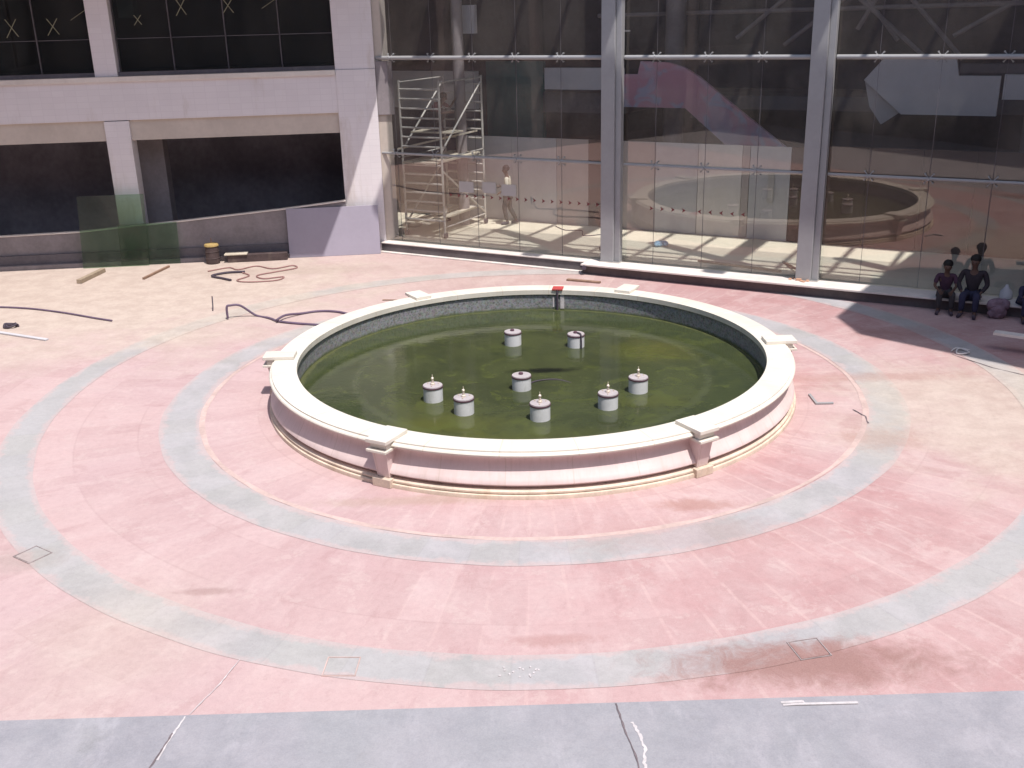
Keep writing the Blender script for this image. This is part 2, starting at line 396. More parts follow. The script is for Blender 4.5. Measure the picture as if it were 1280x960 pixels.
t = NT('green_pool_water')
n1 = t.noise(.9, 6, .65, dist=.6); n2 = t.noise(3.0, 5, .6)
c = t.mix(t.ramp(n1, .35, .65), (.040, .048, .022), (.058, .068, .028))
x, y, blob = ground_masks(t); nn = t.noise(2.5, 6, .7, dist=.6)
for (cx, cy, rx, ry, a) in ((-.95, 14.6, .9, .45, .6), (2.6, 18.0, .8, .7, .7), (-1.2, 15.4, .6, .4, .3), (.4, 14.1, 1.6, .3, .25), (2.2, 15.4, .6, .3, .35), (-.6, 14.0, .6, .3, .5)):
    c = t.mix(t.math('MULTIPLY', blob(cx, cy, rx, ry, .8, nn, 1.6), a*.8), c, (.095, .10, .020))
dx = t.math('SUBTRACT', x, FC.x); dy = t.math('SUBTRACT', y, FC.y)
r = t.math('SQRT', t.math('ADD', t.math('MULTIPLY', dx, dx), t.math('MULTIPLY', dy, dy)))
c = t.mix(t.ramp(r, 3.0, 3.25, 0, .28), c, (.035, .05, .02))
c = t.mix(t.math('MULTIPLY', t.ramp(t.math('ABSOLUTE', t.math('SUBTRACT', r, 3.02)), .01, .12, 1, 0), .10), c, (.16, .18, .11))
c = t.mix(blob(.55, 17.0, .7, .14, .7, nn, 2.0), c, (.012, .014, .010))
c = t.mix(t.ramp(t.noise(14, 4, .7), .62, .74, 0, .25), c, (.14, .15, .08))
c = t.mix(t.ramp(t.noise(1.7, 8, .72, dist=.9), .50, .62, 0, .45), c, (.085, .10, .028))
c = t.mix(t.ramp(t.noise(2.1, 8, .72, dist=.9), .54, .66, 0, .40), c, (.030, .040, .022))
sc_ = t.math('ADD', r, t.math('MULTIPLY', t.math('SUBTRACT', t.noise(6, 6, .7), .5), .22))
c = t.mix(t.ramp(sc_, 3.86, 3.95, 0, .6), c, (.12, .125, .055))
bpn = t.n('ShaderNodeBump'); bpn.inputs['Strength'].default_value = .10; bpn.inputs['Distance'].default_value = .02
t.t.links.new(t.noise(5.0, 4, .6, t.scaled((1, 1.6, 1))), bpn.inputs['Height']); t.t.links.new(bpn.outputs[0], t.b.inputs['Normal'])
t.b.inputs['IOR'].default_value = 1.33
M['water'] = t.done(c, .06, .5)
M['glass'] = glass_mat('facade_glass', (.93, .945, .95), 1.9, .016, .052, (.95, .80, .70, 1))
M['sheetglass'] = glass_mat('green_sheet_glass', (.74, .86, .76), 1.2, 0, .07)
M['darkglass'] = glass_mat('window_glass', (.45, .52, .50), 1.3, 0, .03)
t = NT('poster_print')
n1 = t.noise(.9, 3, .5, dist=1.0); n2 = t.noise(1.7, 2, .5, dist=.8)
c = t.mix(t.ramp(n1, .40, .6), (.66, .33, .42), (.66, .46, .56)); c = t.mix(t.ramp(n2, .52, .68, 0, .8), c, (.45, .50, .66)); c = t.mix(t.ramp(t.noise(.6, 2), .55, .7, 0, .7), c, (.62, .58, .66))
M['poster'] = t.done(c, .7, .3)

# ------------------------------------------------------------------ ground, rings, water
def sheet(name, pts, z, m, n=1):
    bm = bmesh.new(); bm.faces.new([bm.verts.new((p[0], p[1], z)) for p in pts])
    me = bpy.data.meshes.new(name); bm.to_mesh(me); bm.free(); me.materials.append(m)
    o = bpy.data.objects.new(name, me); COL.objects.link(o); return struct(o)
sheet('ground', [(-120, -100), (120, -100), (120, 160), (-120, 160)], 0, M['pink'])
sheet('paving', [(-40, -1.4), (40, -1.4), (40, 8.40), (4.76, 8.16), (-4.9, 8.115), (-40, 8.05)], .006, M['front'])
def annulus(name, r0, r1, z, m, wob=.0):
    mb = MB(); seg = 360
    A = []; B = []
    for k in range(seg):
        a = 2*math.pi*k/seg
        w0 = wob*(math.sin(a*7+1)+.6*math.sin(a*17+2)+.5*math.sin(a*41)); w1 = wob*(math.sin(a*5+3)+.6*math.sin(a*19+1)+.5*math.sin(a*37))
        A.append(mb.bm.verts.new((FC.x+(r0+w0)*math.cos(a), FC.y+(r0+w0)*math.sin(a), z)))
        B.append(mb.bm.verts.new((FC.x+(r1+w1)*math.cos(a), FC.y+(r1+w1)*math.sin(a), z)))
    for k in range(seg): mb.bm.faces.new([A[k], B[k], B[(k+1) % seg], A[(k+1) % seg]])
    return struct(mb.build(name, m))
annulus('inner_ring_path', 5.57, 6.19, .004, M['grey'], .008)
annulus('outer_ring_path', 7.98, 8.55, .004, M['grey'], .008)
annulus('ring_path_edging', 5.49, 5.57, .005, M['peach'], .008)
# cracks and joints: thin mortar strips with uneven edges
def crack(name, pts, w, m, z=.010):
    mb = MB(); P = [Vector((p[0], p[1], z)) for p in pts]; Q = []
    for a, b in zip(P, P[1:]):
        for k in range(8): Q.append(a.lerp(b, k/8))
    Q.append(P[-1]); L = []; Rr = []
    for i, q in enumerate(Q):
        d = (Q[min(i+1, len(Q)-1)]-Q[max(i-1, 0)]).normalized(); nn_ = Vector((-d.y, d.x, 0))
        q = q + nn_*random.uniform(-.5, .5)*w
        ww = w*random.uniform(.4, 1.3)
        L.append(mb.bm.verts.new(q+nn_*ww)); Rr.append(mb.bm.verts.new(q-nn_*ww))
    for i in range(len(Q)-1): mb.bm.faces.new([L[i], L[i+1], Rr[i+1], Rr[i]])
    return struct(mb.build(name, m))
M['mortar'] = mat('white_mortar', (.56, .52, .53), .9, .2, 8)
M['jointgrey'] = mat('worn_joint', (.31, .26, .26), .9, .3, 8)
M['crackdark'] = mat('dark_joint', (.16, .13, .14), .9, .3, 8)
crack('paving_joint', [(-2.85, 9.0), (-2.95, 8.6), (-3.12, 8.13)], .006, M['mortar'])
crack('paving_joint', [(-3.15, 8.1), (-3.2, 7.8), (-3.23, 7.5)], .010, M['mortar'])
crack('paving_joint', [(-3.20, 7.86), (-3.23, 7.6), (-3.28, 7.3)], .008, M['crackdark'], .014)
crack('paving_joint', [(.90, 8.12), (.93, 7.8), (1.0, 7.4), (1.03, 6.6)], .009, M['crackdark'], .014)
crack('paving_joint', [(1.02, 7.85), (1.06, 7.7), (1.09, 7.5), (1.06, 7.3), (1.07, 7.1), (1.05, 6.9)], .014, M['mortar'], .010)
crack('paving_joint', [(8.1, 18.0), (8.5, 17.2), (9.3, 16.3)], .012, M['crackdark'])
crack('paving_joint', [(5.45, 15.4), (5.55, 15.1), (5.5, 14.8)], .012, M['crackdark'])

# ------------------------------------------------------------------ fountain
ft = thing('fountain', 'round raised fountain basin of cream and pink marble with green water', 'fountain', (FC.x, FC.y, 0))
H = .669
coping = [(3.955, H), (4.36, H), (4.36, H-.022), (4.372, H-.028), (4.395, H-.034), (4.408, H-.052), (4.402, H-.074), (4.372, H-.088), (4.34, H-.094), (3.955, H-.094)]
MB().lathe(FC, coping).build('coping', M['stone'], ft, True)
wall = [(4.335, H-.095), (4.33, .545), (4.275, .525), (4.27, .49), (4.285, .44), (4.315, .38), (4.352, .32), (4.39, .265), (4.415, .225), (4.42, .20), (4.40, .18), (4.345, .165), (4.335, .13), (4.0, .13), (4.0, H-.095)]
MB().lathe(FC, wall).build('basin_wall', M['wallstone'], ft, True)
base = [(4.0, .129), (4.33, .129), (4.40, .122), (4.425, .10), (4.425, .075), (4.405, .062), (4.45, .055), (4.455, .03), (4.455, 0), (4.0, 0)]
MB().lathe(FC, base).build('base_moulding', M['basestone'], ft, True)
MB().lathe(FC, [(3.985, H-.096), (3.985, .05), (3.998, .05), (3.998, H-.096)]).build('mosaic_lining', M['mosaic'], ft, True)
PH0 = R(-119.0)
for k in range(6):
    fr = Frame((FC.x, FC.y, 0), PH0 + k*math.pi/3)      # D radial outward, N tangential
    p = MB().hexa([fr.p(4.25, -.10, .13), fr.p(4.43, -.10, .13), fr.p(4.43, .10, .13), fr.p(4.25, .11, .13), fr.p(4.25, -.12, H-.13), fr.p(4.50, -.12, H-.13), fr.p(4.50, .12, H-.13), fr.p(4.25, .12, H-.13)]).build('pilaster', M['wallstone'], ft, bevel=.006)
    MB().box(fr, 4.03, 4.56, -.17, .17, H+.002, H+.058).build('cap_slab', M['stone'], p, bevel=.006)
    MB().box(fr, 4.30, 4.50, -.135, .135, H-.085, H+.0).box(fr, 4.30, 4.57, -.165, .165, H-.128, H-.09).build('cap_moulding', M['stone'], p, bevel=.005)
    MB().box(fr, 4.30, 4.495, -.15, .15, .002, .127).build('pilaster_base', M['basestone'], p, bevel=.006)
WZ = .245
mbw = MB(); mbw.bm.faces.new([mbw.bm.verts.new((FC.x+3.984*math.cos(a*R(2)), FC.y+3.984*math.sin(a*R(2)), WZ)) for a in range(180)])
struct(mbw.build('water', M['water']))
wp = thing('overflow_pipe', 'dark pipe with a red cap hung over the far rim of the pool', 'pipe', (.995, 20.86, WZ))
av = (Vector((.995, 20.86, 0))-FC).normalized()
def rp(rad, z, off=0): return FC + av*rad + Vector((-av.y, av.x, 0))*off + Vector((0, 0, z))
MB().tube([rp(3.95, WZ-.03), rp(3.945, H-.02), rp(3.95, H+.02)], .022).build('pipe', M['rubber'], wp, True)
frp = Frame((FC.x, FC.y, 0), math.atan2(av.y, av.x))
MB().box(frp, 3.93, 4.20, -.11, .11, H+.003, H+.022).build('red_cap', M['red'], wp)
MB().box(frp, 3.972, 3.983, -.14, -.06, .27, .58).box(frp, 3.972, 3.983, .07, .10, .30, .5).build('lime_streak', M['mortar'], wp)

# eight pump drums standing in the water
drums = [(.04, 18.55, 'open', 'short white drum without nozzle at the back left of the pool'),
         (1.21, 18.34, 'pipe', 'short white drum with a black pipe down its side at the back of the pool'),
         (-1.28, 15.70, 'noz', 'white drum with upright nozzle, farthest left in the green water'),
         (-.76, 15.10, 'noz', 'white drum with nozzle just right of the leftmost drum'),
         (.16, 16.12, 'cable', 'middle white drum with a bare lid and loose cable behind it'),
         (.42, 14.77, 'noz', 'white drum with nozzle nearest to the front rim of the pool'),
         (1.50, 15.17, 'noz', 'white drum with nozzle between the front drum and the rightmost drum'),
         (2.06, 15.86, 'noz', 'white drum with nozzle, farthest right in the green water')]
for (dx_, dy_, kind, lab) in drums:
    h = .27 + random.uniform(-.01, .015); zt = WZ + h
    d = thing('pump_drum', lab, 'drum', (dx_, dy_, WZ), 'white pump drums standing in the pool')
    c0 = (dx_, dy_, 0)
    MB().lathe(c0, [(.001, .06), (.155, .06), (.157, .09), (.157, zt-.05), (.150, zt-.05), (.001, zt-.05)], 40, False).build('drum_side', M['drum'], d, True)
    MB().lathe(c0, [(.1575, zt-.060), (.165, zt-.056), (.165, zt-.036), (.1575, zt-.034), (.150, zt-.036)], 40).build('rim_band', M['drumrim'], d, True)
    MB().lathe(c0, [(.001, zt-.015), (.13, zt-.015), (.156, zt-.018), (.158, zt-.034), (.001, zt-.034)], 40, False).build('lid', M['drumlid'], d, True)
    mbn = MB()
    if kind == 'noz':
        mbn.lathe(c0, [(.001, zt-.02), (.036, zt-.02), (.036, zt+.01), (.02, zt+.02), (.017, zt+.075), (.024, zt+.08), (.024, zt+.10), (.008, zt+.115), (.006, zt+.155), (.001, zt+.155)], 16, False)
        for q in range(3):
            a = q*2.1+.4; mbn.tube([(dx_+.10*math.cos(a), dy_+.10*math.sin(a), zt-.02), (dx_+.10*math.cos(a), dy_+.10*math.sin(a), zt+.006)], .010)
        mbn.build('nozzle', M['nozzle'], d, True)
    else:
        mbn.lathe((dx_-.01, dy_+.02, 0), [(.001, zt-.02), (.04, zt-.02), (.036, zt+.012), (.015, zt+.02), (.001, zt+.02)], 16, False)
        mbn.build('plug', M['drumrim'], d, True)
        if kind == 'pipe':
            MB().tube(smoothpath([(dx_+.02, dy_, zt+.0), (dx_+.07, dy_-.10, zt+.01), (dx_+.085, dy_-.155, zt-.03), (dx_+.09, dy_-.165, WZ-.02)]), .014).build('black_pipe', M['rubber'], d, True)
tag(MB().tube(smoothpath([(.23, 16.26, WZ+.002), (.42, 16.45, WZ+.012), (.75, 16.52, WZ+.006), (1.0, 16.36, WZ-.01)]), .012).build('loose_cable', M['rubber'], None, True),
    'thin dark cable floating behind the middle drum in the pool', 'cable')

# ------------------------------------------------------------------ kerb in front of the glass
kb = thing('kerb', 'low dark faced kerb with pale top running along the glass wall', 'kerb', GL.p(-2, -.4, 0))
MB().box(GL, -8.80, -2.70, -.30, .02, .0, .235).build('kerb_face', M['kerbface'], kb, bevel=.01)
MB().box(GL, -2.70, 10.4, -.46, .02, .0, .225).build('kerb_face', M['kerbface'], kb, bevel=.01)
MB().box(GL, -8.80, -2.71, -.32, .0, .237, .265).build('kerb_top', M['kerb'], kb, bevel=.006)
MB().box(GL, -2.69, 10.4, -.60, .0, .227, .27).build('kerb_top', M['kerb'], kb, bevel=.008)
MB().box(GL, -8.80, -2.75, -.42, -.302, .0, .035).build('kerb_foot', M['kerb'], kb, bevel=.006)
MB().tube([GL.p(-2.74, -.40, .17), GL.p(-2.58, -.62, .19)], .055, 12).build('kerb_end_pipe', M['rubber'], kb, True)

# ------------------------------------------------------------------ glass facade
FZ = .25; ZT = 12.9
t1z, t2z = 2.63, 5.06
joints = [-2.30 + 1.215*k for k in range(-5, 11)]         # -8.375 .. 9.85
gf = thing('glass_facade', 'tall frameless glass wall on steel columns behind the pool', 'glass wall', GL.p(0, 0, FZ))
us = [-8.90] + joints
zs = [FZ+.02, t1z, t2z, 7.5, 9.95, 12.4]
for i in range(len(us)-1):
    for k in range(len(zs)-1):
        if k < 3:
            MB().box(GL, us[i]+.008, us[i+1]-.008, .10, .115, zs[k]+.008, zs[k+1]-.008).build('glass_pane', M['glass'], gf)
MB().box(GL, us[0]+.008, us[-1]-.008, .10, .115, zs[3]+.008, zs[5]).build('upper_glazing', M['glass'], gf)
for u in (-2.10, 2.67, 7.47):
    p = MB().box(GL, u-.24, u+.10, -.20, .06, .272, ZT).build('steel_column', M['steel'], gf, bevel=.015)
    MB().box(GL, u+.101, u+.24, -.13, .05, .272, ZT).build('column_rib', M['steel'], p, bevel=.01)
    MB().box(GL, u-.26, u+.26, -.22, .08, .271, .292).build('base_plate', M['steel2'], p)
for z, m_, rr in ((t1z, 'steel', .032), (t2z, 'steel', .05)):
    spans = [(-8.9, -2.36), (-1.84, 2.41), (2.93, 7.21), (7.73, 10.4)]
    for a, b in spans:
        MB().tube([GL.p(a, .03, z), GL.p(b, .03, z)], rr, 12).build('transom', M[m_], gf, True)
for z in (t1z, t2z):
    for u in joints:
        if u < 6.6:
            if min(abs(u-c) for c in (-2.10, 2.67)) < .3: continue
            mb = MB()
            for sx in (-1, 1):
                for sz in (-1, 1):
                    mb.tube([GL.p(u, .03, z), GL.p(u+sx*.085, .06, z+sz*.095)], .010, 6)
                    mb.tube([GL.p(u+sx*.085, .055, z+sz*.095), GL.p(u+sx*.085, .099, z+sz*.095)], .018, 8)
            mb.tube([GL.p(u, -.05, z), GL.p(u, .06, z)], .03, 8)
            mb.build('spider_fitting', M['steel'], gf, True)
# silicone joints read as thin vertical lines
for u in joints:
    if u < 7: MB().box(GL, u-.004, u+.004, .102, .113, FZ+.02, 7.5).build('silicone_joint', M['plinth'], gf)
# small red direction marks stuck along the glass at waist height
runs = [(-6.75, -2.36, .247), (-1.15, -.15, .27), (.05, 1.35, .26)]
cnt = 0
for a, b, st in runs:
    u = a
    while u < b:
        s_ = -1 if a > .0 else 1
        mb = MB(); mb.extrude(GL, [(u-.045*s_, 1.555), (u+.05*s_, 1.61), (u-.045*s_, 1.665), (u-.015*s_, 1.61)], .094, .0975)
        mb.build('red_arrow_mark', M['maroon'], gf); u += st
for (u0, z0, u1, z1, lab) in ((-6.48, 1.70, -6.04, 1.98, 'white paper sheet on the glass, nearest the scaffold'),
                              (-5.78, 1.72, -5.38, 2.0, 'white paper sheet on the glass, middle one of three'),
                              (-5.22, 1.68, -4.80, 1.97, 'white paper sheet on the glass in front of the standing person')):
    tag(MB().box(GL, u0, u1, .088, .092, z0, z1).build('paper_sheet', M['paper']), lab, 'paper sheet', 'paper sheets stuck on the glass')

# unseen lobby roof: beams and purlins placed so their shadows stripe the floor
rf = thing('lobby_roof', 'high steel roof frame over the lobby behind the glass wall', 'roof', GL.p(0, 0, ZT))
for u in (-4.51, .29, 5.09, 9.89): MB().box(GL, u-.20, u+.20, -2.72, 3.0, ZT, ZT+.45).build('main_beam', M['steel'], rf)
for u in [-4.51 + 1.2*k for k in range(0, 12)]:
    if min(abs(u-c) for c in (-4.51, .29, 5.09, 9.89)) > .35: MB().box(GL, u-.05, u+.05, -2.4, 2.95, ZT+.05, ZT+.15).build('purlin', M['steel'], rf)
MB().box(GL, -4.6, 10.2, -2.43, -1.74, ZT+.17, ZT+.30).build('edge_gutter', M['steel'], rf)
MB().box(GL, -4.6, 10.2, -1.13, -1.02, ZT+.17, ZT+.25).build('cross_tie', M['steel'], rf)
MB().box(GL, -22, 10.3, 1.15, 14.0, ZT+.46, ZT+.7).build('roof_deck', M['dim'], rf)

# ------------------------------------------------------------------ lobby behind the glass
struct(MB().prism([tuple(GL.p(u, n, 0))[:2] for u, n in ((-8.95, .02), (10.4, .02), (10.4, 14), (-16, 14), (-12.9, 6.2))], .0, FZ).build('lobby_floor', M['floor']))
bw = thing('lobby_back_wall', 'dark back wall of the lobby with upper gallery edge', 'wall', GL.p(0, 12, FZ))
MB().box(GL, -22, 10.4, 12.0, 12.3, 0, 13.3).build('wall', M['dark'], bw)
MB().box(GL, 10.1, 10.4, 1.2, 12.0, FZ, 13.3).build('side_wall', M['dim'], bw)

MB().box(GL, -9.6, 10.0, 9.0, 11.9, 3.1, 3.5).build('gallery_slab', M['dim'], bw)
# partition boards: each board its own, one row
ub = [(-8.75, -8.1, 'panel'), (-8.1, -6.9, 'panel'), (-6.9, -5.45, 'panel'), (-5.45, -4.45, 'panel2'), (-4.45, -3.75, 'brown'), (-3.75, -2.45, 'panel2'),
      (-2.45, -1.25, 'panel'), (-1.25, -.05, 'panel3'), (-.05, .15, 'panel2'), (.15, 1.22, 'panel'), (1.22, 1.55, 'brown'), (1.55, 3.1, 'brown'), (3.1, 4.4, 'brown'),
      (4.4, 5.6, 'brown'), (5.6, 6.9, 'brown'), (6.9, 8.2, 'brown'), (8.2, 9.6, 'brown')]
pw = thing('partition_wall', 'long hoarding of grey, white and brown boards inside the lobby', 'partition', GL.p(-4, 3.8, FZ))
for i, (a, b, m_) in enumerate(ub):
    MB().box(GL, a+.006, b-.006, 3.80+(i % 2)*.012, 3.86, FZ+.005, 2.68 + (0 if a < 1.3 else .06)).build('board', M[m_], pw)
tag(MB().box(GL, .66, .82, 3.775, 3.79, 1.25, 2.0).build('paper_notice', M['paper']), 'narrow white notice fixed upright on a grey board in the lobby', 'notice')
# stair flank with printed banner, and white parapets
st = thing('lobby_staircase', 'stair rising behind the boards, its flank covered by a pink printed banner', 'staircase', GL.p(-2, 6, FZ))
MB().extrude(GL, [(-4.35, 3.38), (-2.42, 3.38), (-.2, 1.6), (1.6, 1.6), (-1.2, 3.62), (-2.05, 4.25), (-2.5, 4.5), (-3.0, 4.63), (-3.80, 4.66), (-3.88, 4.3), (-4.35, 4.3)], 6.0, 6.15).build('printed_banner', M['poster'], st)
MB().box(GL, -6.9, -4.36, 6.02, 6.2, 3.85, 4.47).build('white_parapet', M['whitepaint'], st)
MB().box(GL, -7.1, -4.36, 6.3, 9.0, 3.15, 3.75).build('landing_slab', M['dim'], st)
for q in range(12): MB().box(GL, -2.3+q*.32, -1.96+q*.32, 6.16, 7.8, 3.1-q*.24, 3.3-q*.24).build('step', M['dim'], st)
MB().extrude(GL, [(2.45, 4.19), (3.45, 3.34), (5.72, 3.34), (5.72, 4.31), (4.75, 4.31), (4.66, 4.70), (2.95, 4.79)], 6.0, 6.15).build('white_flank', M['whitepaint'], st)
MB().extrude(GL, [(2.45, 4.15), (3.38, 3.36), (2.95, 3.05), (2.62, 3.5)], 6.16, 6.3).build('landing_edge', M['panel'], st)
MB().box(GL, 5.80, 7.6, 6.0, 6.15, 3.75, 4.35).build('white_parapet', M['whitepaint'], st)
MB().box(GL, 4.75, 7.6, 6.05, 6.2, 4.38, 4.6).build('handrail_panel', M['dim'], st)
tag(MB().box(GL, -9.4, -7.35, 6.85, 7.0, 2.3, 4.62).build('teal_sheet', M['teal']), 'dark teal sheet hung behind the scaffold tower', 'sheet')
pl_ = thing('plaster_wall', 'wall behind the scaffold, pinkish plaster above and dark below', 'wall', GL.p(-10.4, 5.1, FZ))
MB().box(GL, -12.05, -8.75, 5.0, 5.25, 3.32, 4.42).build('plaster_band', M['panel3'], pl_)
MB().box(GL, -12.05, -8.75, 5.06, 5.24, FZ, 3.318).build('lower_wall', M['dark'], pl_)
for (u, n, lab) in ((-7.95, 2.75, 'round concrete column inside the lobby behind the scaffold'), (-3.3, 7.5, 'round column in the dark lobby right of the first steel column'), (6.6, 7.2, 'round column deep in the lobby at the right')):
    tag(MB().tube([GL.p(u, n, FZ), GL.p(u, n, 13.0)], .16 if n < 5 else .3, 24).build('concrete_column', M['grime'], None, True), lab, 'column', 'round columns inside the lobby')
# space-frame trusses up under the gallery, seen dimly through the upper panes
tr = thing('roof_truss', 'criss-cross steel truss hanging dimly behind the upper glass', 'truss', GL.p(0, 8, 5))
mb = MB()
for (a, b, c_, d_) in ((-1.6, 5.2, 1.2, 7.4), (.6, 7.2, 3.6, 4.7), (-.2, 5.0, 3.2, 7.6), (2.0, 7.4, 4.6, 4.6), (4.3, 5.2, 8.0, 7.4), (1.4, 6.9, 2.9, 5.1), (3.0, 7.6, 1.8, 5.4), (-6, 5.9, 8, 6.0)):
    mb.tube([GL.p(a, 8.0, b), GL.p(c_, 8.0, d_)], .06, 8)
mb.build('lattice', M['grime'], tr, True)
MB().box(GL, 3.4, 8.5, 7.9, 8.05, 7.3, 7.6).build('chord', M['steel'], tr)
tag(MB().box(GL, -8.15, -7.65, 3.2, 3.35, 5.55, 6.3).build('switch_box', M['panel']), 'grey box hanging behind the top left glass pane', 'box')
tag(MB().box(GL, -4.55, -3.9, 5.4, 5.45, 5.49, 5.53).build('lamp_batten', M['whitepaint']), 'thin white batten lying across the dark space behind upper glass', 'batten')
# things lying on the lobby floor
mb = MB()
for k in range(9):
    a = random.uniform(0, 6.28); rr_ = random.uniform(.02, .16); cx_, cy_ = GL.p(-1.62, 2.05, 0).x+rr_*math.cos(a), GL.p(-1.62, 2.05, 0).y+rr_*math.sin(a)*.6
    bmesh.ops.create_icosphere(mb.bm, subdivisions=2, radius=1, matrix=Matrix.Translation((cx_, cy_, FZ+.06)) @ Matrix.Rotation(a, 4, 'Z') @ Matrix.Diagonal((random.uniform(.07, .14), random.uniform(.05, .1), random.uniform(.04, .09), 1)))
for v in mb.bm.verts: v.co += Vector((random.uniform(-1, 1), random.uniform(-1, 1), random.uniform(-.5, 1)))*.016
ob_ = mb.build('plastic_bag', M['blue']); tag(ob_, 'crumpled pale blue plastic bag on the sunlit lobby floor', 'bag')
mb = MB()
for k in range(6):
    q = GL.p(-2.75+random.uniform(-.1, .1), 1.0+random.uniform(-.12, .12), FZ)
    mb.box(Frame(q, random.uniform(0, 3)), -.05, .05, -.03, .03, 0.001*k, .05+.01*k)
tag(mb.build('rubble_heap', M['bin']), 'small dark heap of rubble on the floor left of the first steel column', 'rubble')
tag(MB().tube(smoothpath([GL.p(-5.3, 3.4, FZ+.012), GL.p(-4.8, 3.0, FZ+.012), GL.p(-4.35, 3.1, FZ+.012), GL.p(-4.0, 2.5, FZ+.012), GL.p(-3.55, 2.9, FZ+.012)]), .014).build('floor_cable', M['rubber'], None, True), 'thin dark cable curling on the lobby floor right of the standing person', 'cable')
def timber(name, a, b, w, h, m, lab, cat, group=None):
    a = Vector(a); b = Vector(b); L = (b-a).length
    fr = Frame((a.x, a.y, 0), math.atan2(b.y-a.y, b.x-a.x))
    o = MB().hexa([fr.p(0, -w/2, a.z), fr.p(L, -w/2, b.z), fr.p(L, w/2, b.z), fr.p(0, w/2, a.z), fr.p(0, -w/2, a.z+h), fr.p(L, -w/2, b.z+h), fr.p(L, w/2, b.z+h), fr.p(0, w/2, a.z+h)]).build(name, m, bevel=.004)
    return tag(o, lab, cat, group)
timber('timber_batten', GL.p(-.15, .75, FZ+.002), GL.p(1.95, .45, FZ+.002), .07, .05, M['wood'], 'long brown batten on the lobby floor between the two steel columns', 'batten')
timber('timber_batten', GL.p(1.75, 1.45, FZ+.002), GL.p(2.25, .62, FZ+.055), .05, .04, M['wood'], 'short brown batten leaning towards the second steel column', 'batten')
mb = MB()
for k in range(5):
    q = GL.p(2.32+.10*k, -.22+random.uniform(-.08, .08), .272); mb.box(Frame(q, random.uniform(0, 3)), -.06, .06, -.03, .03, 0, .02+.012*(k % 3))
M['orange'] = mat('orange_scrap', (.62, .36, .24), .8, .2, 6)
tag(mb.build('brick_scraps', M['orange']), 'few orange brick scraps on the kerb at the foot of the second column', 'scraps')
timber('brown_plank', (1.39, 24.84-.6, .004), (2.16, 24.83-.95, .004), .10, .04, M['wood'], 'short brown plank on the pink paving in front of the kerb', 'plank')

# ------------------------------------------------------------------ scaffold tower behind the glass
sc = thing('scaffold_tower', 'rolling steel scaffold tower of ladder frames and planks behind the glass', 'scaffold', GL.p(-8.0, 1.9, FZ))
NF, NB = .80, 3.05; UA, UB = -8.68, -7.42
def ladder(n, z0, z1, ua=UA, ub=UB):
    f_ = MB().tube([GL.p(ua, n, z0), GL.p(ua, n, z1)], .032).tube([GL.p(ub, n, z0), GL.p(ub, n, z1)], .032).build('end_frame', M['scaf'], sc, True)
    z = z0 + .28
    while z < z1:
        MB().tube([GL.p(ua, n, z), GL.p(ub, n, z)], .026).build('rung', M['scaf'], f_, True); z += .25
for n in (NF, NB):
    ladder(n, FZ+.2, 2.40); ladder(n, 2.44, 4.45)
for (a, b) in (((UA, NF, .6), (UA, NB, 2.2)), ((UB, NF, 2.1), (UB, NB, .6)), ((UB, NF, 2.6), (UB, NB, 4.3)), ((UA, NF, 2.6), (UA, NB, 4.3)), ((UB, NF, .8), (UA, NB, .8))):
    MB().tube([GL.p(*a), GL.p(*b)], .025).build('brace', M['scaf'], sc, True)
for z in (.55, 2.42, 4.4):
    for u in (UA, UB): MB().tube([GL.p(u, NF, z), GL.p(u, NB, z)], .019).build('side_rail', M['scaf'], sc, True)
for k in range(3):
    MB().box(GL, UA+.1+k*.36, UA+.42+k*.36, NF-.15, NB+.1, 2.28+.0*k, 2.325).build('platform_plank', M['plank'], sc)
MB().hexa([GL.p(UA-.1, NF-.1, 2.62), GL.p(UB+.3, NF+1.2, 3.0), GL.p(UB+.3, NF+1.45, 3.0), GL.p(UA-.1, NF+.15, 2.62), GL.p(UA-.1, NF-.1, 2.67), GL.p(UB+.3, NF+1.2, 3.05), GL.p(UB+.3, NF+1.45, 3.05), GL.p(UA-.1, NF+.15, 2.67)]).build('sloping_plank', M['plank'], sc)
for k in range(2):
    MB().hexa([GL.p(UA+.05+k*.5, NF-.1, .62), GL.p(UA+.3+k*.5, NF-.1, .62), GL.p(UA+.5+k*.5, NB, .70), GL.p(UA+.25+k*.5, NB, .70), GL.p(UA+.05+k*.5, NF-.1, .66), GL.p(UA+.3+k*.5, NF-.1, .66), GL.p(UA+.5+k*.5, NB, .74), GL.p(UA+.25+k*.5, NB, .74)]).build('base_plank', M['plank'], sc)
for n in (NF, NB):
    for u in (UA, UB):
        wf = MB().tube([GL.p(u, n, FZ+.11), GL.p(u, n, FZ+.22)], .03).build('castor_fork', M['scaf'], sc, True)
        MB().tube([GL.p(u-.03, n+.03, FZ+.085), GL.p(u+.03, n+.03, FZ+.085)], .085, 18).build('castor_wheel', M['rubber'], wf, True)

